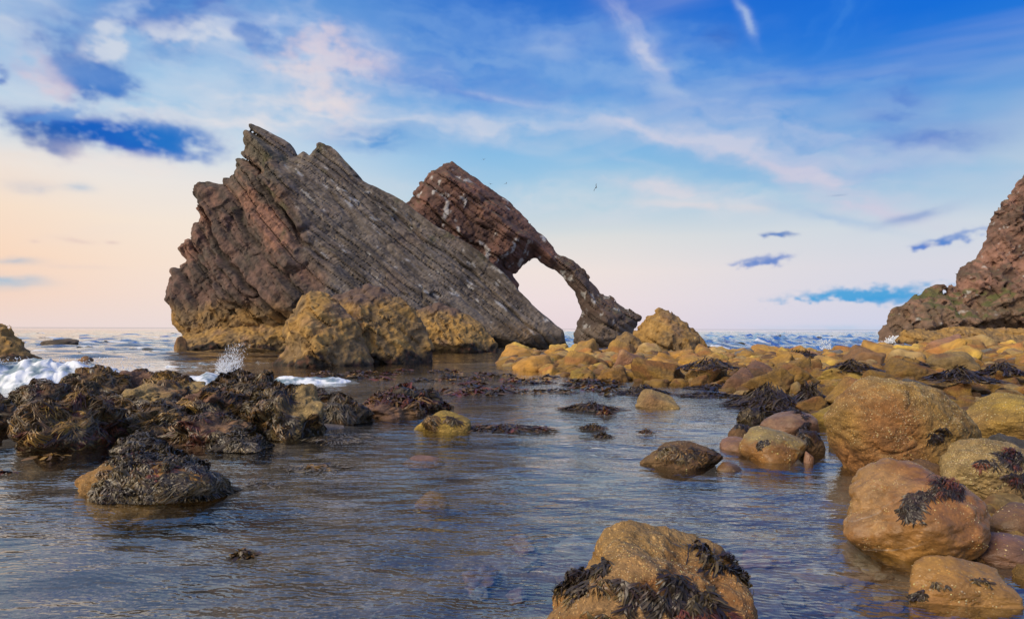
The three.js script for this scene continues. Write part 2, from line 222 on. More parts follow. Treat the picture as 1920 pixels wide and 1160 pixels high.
function seaShare(x, z) { const r = Math.hypot(x, z), b = polyDist(BANK, x, z); return Math.max(sstep(24, 44, r) * sstep(-7, -14, x), sstep(38, 50, r)) * sstep(0, 5, b); }
function waterLevel(x, z) {
  const r = Math.hypot(x, z), s = seaShare(x, z); let h = 0;
  const gust = 0.5 + 1.3 * clamp(0.5 + fbm(x * 0.25, z * 0.25, 5, 3), 0, 1);
  for (const [kx, kz, p, a] of poolWaves) h += a * Math.sin(kx * x + kz * z + p) * gust;
  if (s > 0) { const set = mix(1, 2.2, sstep(-12, 14, x)) * (0.5 + 1.2 * clamp(0.5 + 1.2 * noise(x * 0.02, z * 0.05, 3), 0, 1)); for (const [kx, kz, p, a, lam] of seaWaves) { const q = Math.sin(kx * x + kz * z + p + 0.8 * noise(x * 0.1, z * 0.1, lam)); h += s * set * a * (1 - 2 * Math.abs(q) ** 0.8 + 0.2) * (lam > r * 0.02 ? 1 : 0.3) * 0.8; } }
  return h;
}
const waterMat = new THREE.MeshPhysicalMaterial({ color: new THREE.Color(0.78, 0.81, 0.79), roughness: 0.03, transmission: 1, thickness: 0, ior: 1.75, bumpMap: rippleTex, bumpScale: 0.023 });
{
  const front = polarSheet(radii(1.6, 9000, 1.0105), 205, -0.92, 0.92, (x, z) => ({ y: waterLevel(x, z) }));
  const back = polarSheet([0.05, ...radii(0.5, 9000, 1.1)], 90, 0.92, Math.PI * 2 - 0.92, (x, z) => ({ y: waterLevel(x, z) }));
  const core = polarSheet([0.05, 0.8, 1.6], 60, -0.92, 0.92, (x, z) => ({ y: waterLevel(x, z) }));
  structure(new THREE.Mesh(mergeGeometries([front, back, core]), waterMat), 'sea_water', 'rippled sea water of the rock pool and the open sea behind');
}

/* ------------------------------------------------------------------ crags: silhouette in a standing plane, given depth, then broken along its beds */
function surfaceNets(f, lo, hi, cell, column) {
  const nx = Math.ceil((hi[0] - lo[0]) / cell) + 1, ny = Math.ceil((hi[1] - lo[1]) / cell) + 1, nz = Math.ceil((hi[2] - lo[2]) / cell) + 1;
  const F = new Float32Array(nx * ny * nz), sy = nx, sz = nx * ny;
  for (let j = 0; j < ny; j++) for (let i = 0; i < nx; i++) {
    const x = lo[0] + i * cell, y = lo[1] + j * cell, info = column(x, y);
    for (let k = 0; k < nz; k++) F[k * sz + j * sy + i] = f(x, y, lo[2] + k * cell, info);
  }
  const id = new Int32Array(nx * ny * nz).fill(-1), P = [], I = [];
  for (let k = 0; k < nz - 1; k++) for (let j = 0; j < ny - 1; j++) for (let i = 0; i < nx - 1; i++) {
    const b = k * sz + j * sy + i; let m = 0;
    for (let c = 0; c < 8; c++) if (F[b + (c & 1) + ((c >> 1) & 1) * sy + (c >> 2) * sz] < 0) m |= 1 << c;
    if (m === 0 || m === 255) continue;
    let px = 0, py = 0, pz = 0, n = 0;
    for (let c = 0; c < 8; c++) for (let ax = 0; ax < 3; ax++) { const e = c | (1 << ax); if (e === c) continue; const a0 = (m >> c) & 1, a1 = (m >> e) & 1; if (a0 === a1) continue;
      const v0 = F[b + (c & 1) + ((c >> 1) & 1) * sy + (c >> 2) * sz], v1 = F[b + (e & 1) + ((e >> 1) & 1) * sy + (e >> 2) * sz], t = v0 / (v0 - v1);
      px += (c & 1) + (ax === 0 ? t : 0); py += ((c >> 1) & 1) + (ax === 1 ? t : 0); pz += (c >> 2) + (ax === 2 ? t : 0); n++; }
    id[b] = P.length / 3; P.push(lo[0] + (i + px / n) * cell, lo[1] + (j + py / n) * cell, lo[2] + (k + pz / n) * cell);
  }
  const quad = (a, b, c, d, flip) => { if (a < 0 || b < 0 || c < 0 || d < 0) return; if (flip) I.push(a, c, b, a, d, c); else I.push(a, b, c, a, c, d); };
  for (let k = 1; k < nz - 1; k++) for (let j = 1; j < ny - 1; j++) for (let i = 1; i < nx - 1; i++) {
    const b = k * sz + j * sy + i, s = F[b] < 0;
    if (s !== F[b + 1] < 0) quad(id[b - sy - sz], id[b - sz], id[b], id[b - sy], !s);
    if (s !== F[b + sy] < 0) quad(id[b - 1 - sz], id[b - 1], id[b], id[b - sz], !s);
    if (s !== F[b + sz] < 0) quad(id[b - 1 - sy], id[b - sy], id[b], id[b - 1], !s);
  }
  const g = new THREE.BufferGeometry(); g.setAttribute('position', new THREE.Float32BufferAttribute(P, 3)); g.setIndex(I); g.computeVertexNormals(); return g;
}
// broken beds: a = dip of the beds; returns how far the rock stands proud at p
function beds(x, y, z, o) {
  const ca = Math.cos(o.dip), sa = Math.sin(o.dip), s = x * sa + y * ca + z * o.lean, t = x * ca - y * sa, warp = 0.55 * noise(x * 0.16, y * 0.16, z * 0.16 + o.seed) + 0.12 * noise(x * 0.7, y * 0.7, z * 0.7);
  let out = 0;
  for (const [T, A, len, gr] of o.levels) {
    const u = s / T + warp * 1.4 + o.seed, i = Math.floor(u), fr = u - i, v = t / (len * (0.6 + 0.9 * hash(i, 3, o.seed))) + hash(i, 7) * 9 + z * 0.15 + 0.35 * noise(x * 0.7, y * 0.7, z * 0.7), k = Math.floor(v), fv = v - k;
    const e = Math.min(fr, 1 - fr) * T, ev = Math.min(fv, 1 - fv) * len;
    out += A * (hash(i, k, o.seed + 1) - 0.5 + 0.6 * (hash(i, 99, o.seed) - 0.5));
    out -= gr * Math.exp(-((e / (0.085 * T ** 0.8)) ** 2)) * (hash(i, 5) > 0.45 ? 1.25 : 0.3) + 0.6 * gr * Math.exp(-((ev / 0.10) ** 2)) * hash(i, k, 8);
  }
  return out;
}
function crag(o) {
  const D = o.D, P = o.poly.map(([px, py]) => [wx(px, D), py >= 900 ? -1.2 : wy(py, D)]);
  const xs = P.map((p) => p[0]), ys = P.map((p) => p[1]), pad = 1.2;
  const lo = [Math.min(...xs) - pad, -1.0, -o.back - pad], hi = [Math.max(...xs) + pad, Math.max(...ys) + pad, o.front + pad];
  const g = surfaceNets((x, y, z, c) => {
    const t = z > 0 ? z - c.hf : -z - c.hb, base = Math.max(c.d, t * 0.75);
    if (base > 1.6 || base < -1.8) return base;
    return base - o.relief(x, y, z, c) * mix(0.55, 1, sstep(0, 1.6, c.ins)) * mix(0.3, 1, sstep(-1.3, -0.3, z));
  }, lo, hi, o.cell, (x, y) => { const d = polyDist(P, x, y), ins = Math.max(0, -d), [hf, hb] = o.depth(x, y, ins); return { d, ins, hf, hb }; });
  {
    const n = g.attributes.position.count, up = Int32Array.from({ length: n }, (_, i) => i), root = (a) => { while (up[a] !== a) { up[a] = up[up[a]]; a = up[a]; } return a; }, ix = g.index.array, size = new Map();
    for (let k = 0; k < ix.length; k += 3) { const a = root(ix[k]); up[root(ix[k + 1])] = a; up[root(ix[k + 2])] = a; }
    for (let i = 0; i < n; i++) { const a = root(i); size.set(a, (size.get(a) ?? 0) + 1); }
    let best = 0, m = 0; for (const [a, c] of size) if (c > m) { m = c; best = a; }
    g.setIndex(Array.from(ix).filter((_, k) => root(ix[k - k % 3]) === best));
  }
  const p = g.attributes.position, nrm = g.attributes.normal, C = new Float32Array(p.count * 3), U = new Float32Array(p.count * 2);
  for (let i = 0; i < p.count; i++) {
    const x = p.getX(i), y = p.getY(i), z = p.getZ(i), c = o.paint(x, y, z, nrm.getX(i), nrm.getY(i), nrm.getZ(i));
    C.set(c, i * 3); U[i * 2] = x * 0.85 + z * 0.6; U[i * 2 + 1] = y * 0.9 + z * 0.35;
  }
  g.setAttribute('color', new THREE.BufferAttribute(C, 3)); g.setAttribute('uv', new THREE.BufferAttribute(U, 2));
  g.deleteAttribute('normal');                           // broken rock: every small face stands for itself
  const m = new THREE.Mesh(g, o.mat ?? M.crag); m.position.set(0, 0, -D); return m;
}
const OCHRE = [0.34, 0.195, 0.052], OCHRE2 = [0.20, 0.13, 0.058], RED = [0.145, 0.085, 0.062], RED2 = [0.285, 0.142, 0.09], BROWN = [0.07, 0.05, 0.038], GREY = [0.185, 0.152, 0.122], GREYD = [0.092, 0.074, 0.059], GUANO = [0.62, 0.61, 0.58], MOSS = [0.085, 0.085, 0.036], WEEDC = [0.035, 0.026, 0.016];

/* the great leaning stack */
{
  const D = 53, poly = [[470, 236], [456, 251], [458, 278], [441, 299], [443, 317], [433, 338], [421, 336], [412, 346], [392, 346], [376, 357], [370, 390], [377, 410], [365, 427], [348, 452], [334, 468], [348, 491], [321, 506], [321, 526], [308, 564], [323, 592], [325, 609], [338, 630], [328, 642], [342, 659], [342, 900], [1075, 900], [1056, 618], [1037, 604], [1008, 580], [975, 548], [953, 521], [932, 501], [895, 472], [863, 450], [819, 425], [783, 396], [756, 377], [715, 357], [677, 336], [644, 303], [619, 276], [595, 268], [580, 288], [570, 282], [557, 292], [545, 270], [528, 261], [495, 245]];
  const A = [wx(575, D), wy(245, D)], B = [wx(1062, D), wy(622, D)], L = Math.hypot(B[0] - A[0], B[1] - A[1]), nx = (B[1] - A[1]) / L, ny = -(B[0] - A[0]) / L;   // ridge of the grey slope
  const under = (x, y) => (x - A[0]) * nx + (y - A[1]) * ny;      // metres below the ridge line
  const leftAt = (y) => mix(wx(312, D), wx(455, D), clamp((y - 3) / 13, 0, 1));
  const hRed = (x, y) => 1.1 + 0.34 * Math.max(0, x - leftAt(y)) + 0.10 * Math.max(0, 9 - y) + 0.5 * noise(x * 0.2, y * 0.2, 3), hGrey = (x, y) => 0.25 + 0.70 * Math.max(0, under(x, y)) + 0.35 * noise(x * 0.25, y * 0.25, 9);
  const greyShare = (x, y) => sstep(-0.6, 0.6, hRed(x, y) - hGrey(x, y) + 0.8 * noise(x * 0.5, y * 0.5, 5));
  const oRed = { dip: 0.70, lean: 0.25, seed: 7, levels: [[2.5, 0.55, 7.0, 1.3], [0.95, 0.28, 3.6, 0.34], [0.36, 0.09, 1.6, 0.09]] };
  const oGrey = { dip: 0.655, lean: -0.30, seed: 11, levels: [[2.3, 0.22, 9.0, 0.34], [0.66, 0.12, 12.0, 0.24], [0.3, 0.07, 6.0, 0.12]] };
  const tide = (x, y, z) => mix(3.1, 1.5, sstep(-24, 0, x)) + 0.7 * fbm(x * 0.35, y * 0.35, z * 0.35, 4);
  const m = crag({
    D, poly, cell: 0.107, front: 6.2, back: 3.4,
    depth: (x, y, ins) => { const g = Math.min(hRed(x, y), hGrey(x, y), 0.25 + 1.25 * ins); return [g - 0.8 * sstep(1.2, 0.0, y), Math.min(2.6, 0.3 + 0.8 * ins)]; },
    relief: (x, y, z, c) => { const k = greyShare(x, y), low = sstep(3.4, 1.8, y); const r = k < 1 ? beds(x, y, z, oRed) : 0, g = k > 0 ? beds(x, y, z, oGrey) : 0; return mix(r, g, k) * (1 - 0.5 * low) + 0.75 * fbm(x * 0.3, y * 0.3, z * 0.3, 3) * (1 - 0.6 * k) + (0.12 * fbm(x * 1.6, y * 1.6, z * 1.6, 4) + 0.13 * ridge(x * 2.2, y * 2.2, z * 2.2, 3) - 0.06) * (1 + low) * (1 - 0.85 * k); },
    paint: (x, y, z, ax, ay, az) => {
      const k = greyShare(x, y), s = x * 0.644 + y * 0.765 + z * 0.2, bed = hash(Math.floor(s / 0.8 + 0.8 * noise(x * 0.2, y * 0.2, z * 0.2)), 2), n = fbm(x * 0.6, y * 0.6, z * 0.6, 4), f = fbm(x * 3, y * 3, z * 3, 3);
      const tt = x * 0.765 - y * 0.644, grainS = fbm(tt * 0.28, s * 2.4, z * 0.6, 4);
      let c = mix3(mix3(BROWN, RED, sstep(-0.3, 0.3, 0.6 * n + 0.6 * grainS + 0.25 * (bed - 0.5))), RED2, sstep(0.1, 0.55, fbm(x * 0.25 + 5, y * 0.25, z * 0.25, 3) + 0.3 * (bed - 0.5) + 0.15 * f) * 0.8);
      c = mix3(c, GREYD, 0.5 * sstep(0.0, 0.4, fbm(x * 0.35, y * 0.35 + 8, z, 3)));
      c = mix3(c, [0.12, 0.11, 0.075], 0.55 * sstep(11, 15, y + 3 * n) ); 
      const gs = mix3(GREYD, GREY, sstep(-0.32, 0.3, 0.4 * n + 1.1 * grainS + 0.25 * f + 0.3 * (bed - 0.5)));
      c = mix3(c, mix3(gs, RED, 0.25 * sstep(0, 0.4, noise(x * 0.4, y * 0.4, 21))), k);
      c = mix3(c, MOSS, 0.6 * sstep(0.22, 0.5, fbm(x * 0.5, y * 0.5, z * 0.5 + 30, 4)) * sstep(5, 9, y));
      const gu = fbm(tt * 0.8, s * 2.8, z * 0.7 + 40, 4); c = mix3(c, GUANO, k * sstep(0.36, 0.5, gu + 0.25 * noise(x * 0.3, y * 0.3, 2)) * 0.5);
      const t = tide(x, y, z), oc = sstep(0.9, -0.7, y - t); c = mix3(c, mix3(OCHRE2, OCHRE, sstep(-0.3, 0.4, n)), oc * (0.85 - 0.5 * k * sstep(-8, 2, x)));
      return mix3(c, WEEDC, sstep(0.15, -0.15, y - 0.45 - 0.8 * n) * 0.9).map((v) => v * (0.95 + 0.6 * f + 0.35 * noise(x * 9, y * 9, z * 9)));
    },
  });
  thing(m, 'sea_stack', 'huge leaning sea stack with tilted red beds and grey slope', 'sea stack');
}
/* the arch behind it */
{
  const D = 64, poly = [[700, 900], [715, 420], [763, 378], [783, 354], [805, 327], [830, 309], [847, 305], [870, 320], [917, 349], [960, 385], [990, 414], [1018, 443], [1047, 475], [1076, 490], [1098, 515], [1123, 550], [1145, 557], [1170, 575], [1201, 595], [1190, 617], [1192, 900], [1072, 900], [1076, 625], [1078, 617], [1091, 593], [1089, 573], [1080, 555], [1055, 519], [1026, 497], [1000, 477], [986, 494], [964, 512], [961, 519], [975, 533], [973, 550], [945, 560], [930, 900]];
  const oA = { dip: 0.66, lean: 0.1, seed: 23, levels: [[1.8, 0.35, 4.0, 0.3], [0.6, 0.2, 1.5, 0.15], [0.25, 0.08, 0.8, 0.05]] };
  const m = crag({
    D, poly, cell: 0.128, front: 3.6, back: 3.0,
    depth: (x, y, ins) => [Math.min(0.35 + 1.3 * ins, 2.9 + 0.6 * noise(x * 0.2, y * 0.2, 1)), Math.min(0.35 + 1.0 * ins, 2.4)],
    relief: (x, y, z) => beds(x, y, z, oA) + 0.35 * fbm(x * 0.5, y * 0.5, z * 0.5, 3) + 0.14 * fbm(x * 2, y * 2, z * 2, 3),
    paint: (x, y, z, ax, ay) => {
      const n = fbm(x * 0.5, y * 0.5, z * 0.5, 4), f = fbm(x * 2.5, y * 2.5, z * 2.5, 3), leg = sstep(2.5, 6, x);
      let c = mix3([0.10, 0.055, 0.042], [0.18, 0.092, 0.066], sstep(-0.35, 0.3, n)); c = mix3(c, [0.25, 0.115, 0.08], sstep(0.0, 0.45, fbm(x * 0.3, y * 0.3, 7, 3)) * 0.7);
      c = mix3(c, GREYD, leg * 0.7); const gu = fbm(x * 1.1, y * 0.7, z + 12, 4) + 0.5 * noise(x * 0.22, y * 0.22, 5); c = mix3(c, GUANO, sstep(0.26, 0.46, gu) * 0.75);
      c = mix3(c, MOSS, 0.6 * sstep(0.5, 0.9, ay) * sstep(0, 0.3, n + 0.2));
      c = mix3(c, [0.2, 0.15, 0.11], sstep(0.3, -0.3, y - 1.9 - 0.5 * n) * 0.8); return c.map((v) => v * (0.9 + 0.35 * f));
    },
  });
  thing(m, 'sea_arch', 'red rock sea arch with pointed top behind the leaning stack', 'sea arch');
}
/* headland on the right */
{
  const D = 78, poly = [[1646, 900], [1650, 618], [1660, 605], [1672, 582], [1690, 568], [1715, 555], [1745, 540], [1757, 535], [1770, 545], [1790, 535], [1797, 510], [1815, 498], [1835, 483], [1850, 450], [1862, 420], [1868, 395], [1872, 375], [1885, 370], [1905, 352], [1920, 335], [1960, 300], [2010, 285], [2060, 280], [2130, 260], [2130, 900]];
  const oC = { dip: 0.95, lean: 0.5, seed: 41, levels: [[3.1, 0.6, 2.6, 0.25], [1.1, 0.4, 1.2, 0.15]] };
  const m = crag({
    D, poly, cell: 0.16, front: 6.5, back: 4,
    depth: (x, y, ins) => [Math.min(0.3 + 1.1 * ins, 1.2 + 0.32 * Math.max(0, 18 - y) + 0.8 * noise(x * 0.2, y * 0.2, 3)), Math.min(0.4 + 0.8 * ins, 3)],
    relief: (x, y, z) => beds(x, y, z, oC) * 1.2 + 1.0 * fbm(x * 0.35, y * 0.35, z * 0.35, 4) + 1.0 * ridge(x * 0.6, y * 0.6, z * 0.6, 4) - 0.4 + 0.4 * fbm(x * 1.8, y * 1.8, z * 1.8, 3),
    paint: (x, y, z, ax, ay) => {
      const n = fbm(x * 0.4, y * 0.4, z * 0.4, 4), f = fbm(x * 2, y * 2, z * 2, 3);
      let c = mix3([0.13, 0.076, 0.055], [0.29, 0.155, 0.108], sstep(-0.3, 0.35, n + 0.4 * f)); c = mix3(c, GREYD, 0.3 * sstep(0.0, 0.4, fbm(x * 0.3, y * 0.3, 17, 3)));
      c = mix3(c, [0.2, 0.14, 0.085], 0.5 * sstep(6.5, 4.5, y + 1.5 * n)); c = mix3(c, [0.10, 0.115, 0.03], 0.85 * sstep(0.1, 0.3, fbm(x * 0.45, y * 0.6, z * 0.45 + 9, 4) + 0.25 * (ay - 0.4)) * sstep(2.4, 3.2, y) * sstep(9, 5, y));
      c = mix3(c, MOSS, 0.5 * sstep(0.55, 0.85, ay)); c = mix3(c, GUANO, 0.5 * sstep(0.4, 0.55, fbm(x * 1.3, y * 1.3, z + 3, 3)));
      return mix3(c, GREYD, 0.4 * sstep(0.4, -0.4, y - 2 - n)).map((v) => v * (0.9 + 0.35 * f));
    },
  });
  thing(m, 'headland_cliff', 'tall reddish headland cliff with green patches at right edge', 'cliff');
}
/* ochre outcrops */
function ochrePaint(seed, dark = 0.35, redTop = 99) {
  return (x, y, z, ax, ay) => {
    const n = fbm(x * 0.8, y * 0.8, z * 0.8 + seed, 4), f = fbm(x * 3.5, y * 3.5, z * 3.5 + seed, 3);
    let c = mix3(OCHRE2, OCHRE, sstep(-0.35, 0.3, n + 0.3 * f)); c = mix3(c, [0.27, 0.16, 0.10], 0.6 * sstep(0.1, 0.5, fbm(x * 0.5, y * 0.5, z * 0.5 + seed + 5, 3)));
    c = mix3(c, [0.36, 0.25, 0.10], sstep(0.2, 0.6, f) * 0.5); if (redTop < 90) c = mix3(c, mix3(RED, GREYD, 0.4), sstep(-0.3, 0.35, y - redTop + 0.8 * n));
    return mix3(c, mix3(WEEDC, [0.08, 0.035, 0.02], sstep(0, 0.4, f)), sstep(0.1, -0.12, y - dark - 0.7 * n)).map((v) => v * (0.98 + 0.55 * f + 0.4 * noise(x * 11, y * 11, z * 11)));
  };
}
function outcrop(name, label, o) {
  const b = { dip: o.dip ?? 0.7, lean: 0.2, seed: o.seed, levels: [[1.1, 0.3, 1.8, 0.2], [0.4, 0.12, 0.9, 0.09]] };
  const m = crag({ ...o, depth: o.depth ?? ((x, y, ins) => [Math.min(0.15 + 1.1 * ins, o.front - 0.6 + 0.4 * noise(x * 0.6, y * 0.6, o.seed)) + 0.25 * Math.max(0, 2 - y) * 0.8, Math.min(0.2 + 0.9 * ins, o.back - 0.5)]),
    relief: (x, y, z) => beds(x, y, z, b) * (o.rough ?? 1) * 0.9 + 0.34 * fbm(x * 0.8, y * 0.8, z * 0.8 + o.seed, 3) + 0.30 * ridge(x * 1.7, y * 1.7, z * 1.7 + o.seed, 4) - 0.1 + 0.16 * fbm(x * 4, y * 4, z * 4, 3), paint: ochrePaint(o.seed, o.dark ?? 0.3, o.redTop) });
  return thing(m, name, label, 'rock', 'ochre outcrops at the foot of the sea stacks');
}
outcrop('ochre_outcrop', 'big rounded ochre outcrop in front of the leaning stack, nearest the pool', { D: 28, seed: 2, cell: 0.065, front: 2.4, back: 2, poly: [[514, 900], [520, 682], [536, 663], [545, 648], [533, 634], [533, 615], [543, 589], [565, 557], [579, 548], [605, 552], [634, 565], [655, 590], [675, 620], [690, 655], [702, 690], [712, 900]] });
outcrop('ochre_outcrop', 'ochre outcrop with dark cave at its foot, right shoulder of the biggest outcrop', { D: 30.5, seed: 5, cell: 0.07, front: 2.6, back: 2.5, poly: [[590, 900], [600, 600], [622, 560], [655, 545], [690, 532], [727, 550], [754, 562], [775, 588], [795, 612], [806, 653], [812, 680], [815, 900]], redTop: 2.75 });
outcrop('ochre_outcrop', 'pale sloping ochre slab at the foot of the grey slope', { D: 47, seed: 8, cell: 0.09, front: 2.6, back: 3, poly: [[740, 900], [750, 600], [782, 581], [823, 569], [859, 581], [885, 592], [907, 606], [920, 630], [930, 648], [935, 900]], redTop: 2.6 });
outcrop('ochre_outcrop', 'low ochre rock with dark hollow between stack foot and biggest outcrop', { D: 49.5, seed: 13, cell: 0.1, front: 2.0, back: 2, rough: 0.8, poly: [[330, 900], [336, 640], [352, 628], [420, 615], [480, 610], [540, 600], [600, 605], [640, 900]] });
outcrop('cone_rock', 'cone-shaped ochre rock standing on the boulder bank before the sea', { D: 34, seed: 17, cell: 0.07, front: 2.1, back: 1.8, dark: -1, dip: 0.5, rough: 0.6, poly: [[1184, 900], [1188, 640], [1192, 622], [1215, 600], [1229, 589], [1236, 577], [1252, 580], [1266, 588], [1285, 600], [1300, 615], [1311, 630], [1317, 650], [1318, 900]] });
outcrop('cone_rock', 'lower ochre shoulder rock leaning on the left of the cone-shaped rock', { D: 32.5, seed: 19, cell: 0.07, front: 1.4, back: 1.2, dark: -1, dip: 0.5, poly: [[1140, 900], [1146, 645], [1156, 628], [1172, 616], [1186, 620], [1200, 636], [1212, 655], [1214, 900]] });
outcrop('ochre_outcrop', 'long ochre ledge along the foot of the headland cliff', { D: 66, seed: 29, cell: 0.12, front: 3.0, back: 3, dip: 0.15, poly: [[1678, 900], [1682, 630], [1692, 619], [1730, 614], [1760, 616], [1800, 611], [1850, 613], [1920, 610], [1990, 600], [2050, 600], [2055, 900]] });
outcrop('ochre_outcrop', 'brown rock rising at the left edge behind the surf', { D: 34, seed: 31, cell: 0.08, front: 2, back: 1.6, dark: 0.1, poly: [[-120, 900], [-110, 600], [-40, 606], [-8, 612], [10, 622], [12, 634], [28, 645], [50, 660], [72, 674], [80, 900]] });

/* ------------------------------------------------------------------ boulders: planes rounded into one star-shaped stone */
function stoneForm(seed, o = {}) {
  const r = rng(seed * 7919 + 13), n = o.faces ?? 13, pl = [], k = o.sharp ?? 9;
  for (let i = 0; i < n; i++) { const y = 1 - 2 * (i + 0.5) / n, a = i * 2.39996 + r() * 0.9, q = Math.sqrt(1 - y * y); pl.push([q * Math.cos(a), y, q * Math.sin(a), 0.82 + 0.3 * r()]); }
  const am = o.rough ?? 0.06, sd = r() * 50, cr = o.crack ?? 0.02, pits = o.pits ?? 0.012;
  return (x, y, z) => {
    let s = 0; for (const p of pl) { const d = x * p[0] + y * p[1] + z * p[2]; if (d > 0) s += Math.pow(d / p[3], k); }
    let R = Math.pow(s, -1 / k);
    R *= 1 + am * fbm(x * 1.6 + sd, y * 1.6, z * 1.6, 3) * 1.6 + am * 0.35 * fbm(x * 6 + sd, y * 6, z * 6, 3);
    R += pits * ridge(x * 5 + sd, y * 5, z * 5, 4) - pits * 0.6;
    if (o.bed) { const u = (x * 0.35 + y + z * 0.2) * 3.2 + 0.7 * noise(x * 1.3 + sd, y * 1.3, z * 1.3), f = Math.abs(u - Math.round(u)); R -= o.bed * Math.exp(-((f / 0.05) ** 2)) * (hash(Math.round(u), 4) > 0.4 ? 1 : 0.2) * sstep(-0.25, 0.15, noise(x * 2.1, y * 2.1, z * 2.1 + sd)); }
    if (cr) { const c = Math.abs(noise(x * 1.5 + sd, y * 1.9 + 3, z * 1.5)); R -= cr * Math.exp(-((c / 0.022) ** 2)) * sstep(-0.1, 0.2, noise(x * 2 + 9, y * 2, z * 2 + sd)); }
    return R;
  };
}
const AX = [[[1, 0, 0], [0, 0, -1], [0, 1, 0]], [[-1, 0, 0], [0, 0, 1], [0, 1, 0]], [[0, 1, 0], [1, 0, 0], [0, 0, -1]], [[0, -1, 0], [1, 0, 0], [0, 0, 1]], [[0, 0, 1], [1, 0, 0], [0, 1, 0]], [[0, 0, -1], [-1, 0, 0], [0, 1, 0]]];
function stoneGeometry(R, [sx, sy, sz], N, paint) {
  const P = [], U = [], C = [], I = [], T = Math.PI / 4, avg = (sx + sy + sz) / 3;
  AX.forEach(([n, u, v], f) => {
    const b = P.length / 3;
    for (let j = 0; j <= N; j++) for (let i = 0; i <= N; i++) {
      const a = Math.tan((2 * i / N - 1) * T), c = Math.tan((2 * j / N - 1) * T), x0 = n[0] + a * u[0] + c * v[0], y0 = n[1] + a * u[1] + c * v[1], z0 = n[2] + a * u[2] + c * v[2], l = Math.hypot(x0, y0, z0), x = x0 / l, y = y0 / l, z = z0 / l, q = R(x, y, z);
      P.push(x * q * sx, y * q * sy, z * q * sz); U.push((2 * i / N - 1) * T * avg + f * 0.37, (2 * j / N - 1) * T * avg + f * 0.61);
    }
    for (let j = 0; j < N; j++) for (let i = 0; i < N; i++) { const k = b + j * (N + 1) + i; I.push(k, k + 1, k + N + 2, k, k + N + 2, k + N + 1); }
  });
  const g = new THREE.BufferGeometry(); g.setAttribute('position', new THREE.Float32BufferAttribute(P, 3)); g.setAttribute('uv', new THREE.Float32BufferAttribute(U, 2)); g.setIndex(I); g.computeVertexNormals();
  const nr = g.attributes.normal, seam = new Map(), key = (k) => Math.round(P[k * 3] * 2e4) + ',' + Math.round(P[k * 3 + 1] * 2e4) + ',' + Math.round(P[k * 3 + 2] * 2e4), M1 = N + 1;
  const edge = []; for (let f = 0; f < 6; f++) for (let i = 0; i <= N; i++) for (const [a, c] of [[i, 0], [i, N], [0, i], [N, i]]) edge.push(f * M1 * M1 + c * M1 + a);
  for (const k of new Set(edge)) { const s = key(k), e = seam.get(s) ?? [0, 0, 0, []]; e[0] += nr.getX(k); e[1] += nr.getY(k); e[2] += nr.getZ(k); e[3].push(k); seam.set(s, e); }
  for (const e of seam.values()) { const l = Math.hypot(e[0], e[1], e[2]) || 1; for (const k of e[3]) nr.setXYZ(k, e[0] / l, e[1] / l, e[2] / l); }
  for (let k = 0; k < P.length / 3; k++) C.push(...paint(P[k * 3], P[k * 3 + 1], P[k * 3 + 2], nr.getX(k), nr.getY(k), nr.getZ(k)));
  g.setAttribute('color', new THREE.Float32BufferAttribute(C, 3)); return g;
}
const TONES = {
  cream: [[0.62, 0.54, 0.42], [0.5, 0.42, 0.32], [0.52, 0.38, 0.28]], rose: [[0.54, 0.35, 0.28], [0.42, 0.28, 0.23], [0.5, 0.38, 0.3]], silver: [[0.5, 0.47, 0.43], [0.4, 0.375, 0.34], [0.54, 0.47, 0.39]],
  ochre: [[0.53, 0.30, 0.06], [0.40, 0.235, 0.07], [0.42, 0.19, 0.055]], yellow: [[0.60, 0.39, 0.07], [0.48, 0.31, 0.075], [0.45, 0.25, 0.07]],
  orange: [[0.52, 0.27, 0.055], [0.42, 0.225, 0.06], [0.42, 0.185, 0.05]], pink: [[0.34, 0.175, 0.10], [0.28, 0.15, 0.09], [0.38, 0.215, 0.10]],
  dark: [[0.085, 0.065, 0.05], [0.13, 0.10, 0.07], [0.06, 0.05, 0.035]], brown: [[0.24, 0.125, 0.05], [0.18, 0.105, 0.05], [0.28, 0.165, 0.06]], grey: [[0.19, 0.17, 0.145], [0.15, 0.135, 0.115], [0.22, 0.18, 0.14]], pale: [[0.54, 0.37, 0.14], [0.42, 0.28, 0.11], [0.38, 0.2, 0.085]],
};
function stonePaint(tone, seed, o = {}) {
  const [a, b, c] = TONES[tone], sc = o.scale ?? 1.6;
  return (x, y, z, nx, ny, nz) => {
    const n = fbm(x * sc, y * sc, z * sc + seed, 4), f = fbm(x * 7, y * 7, z * 7 + seed, 3), m = noise(x * sc * 0.6 + 7, y * sc * 0.6, z * sc * 0.6 + seed);
    let k = mix3(b, a, sstep(-0.3, 0.3, n)); k = mix3(k, c, sstep(0.0, 0.35, m));
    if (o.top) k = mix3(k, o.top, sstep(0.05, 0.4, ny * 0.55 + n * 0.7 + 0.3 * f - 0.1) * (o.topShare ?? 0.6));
    if (o.vein) { const v = Math.abs(noise(x * 2.2 + seed, y * 2.8, z * 2.2)); k = mix3(k, [0.6, 0.5, 0.4], sstep(0.014, 0.004, v) * 0.6 * sstep(0, 0.2, noise(x + 4, y, z))); }
    if (o.weedLine !== undefined) k = mix3(k, WEEDC, sstep(0.06, -0.06, y - o.weedLine - 0.25 * n) * 0.85);
    const gain = o.gain ?? 1; return k.map((v) => Math.max(0.008, v * gain * (1 + 0.45 * f)));
  };
}
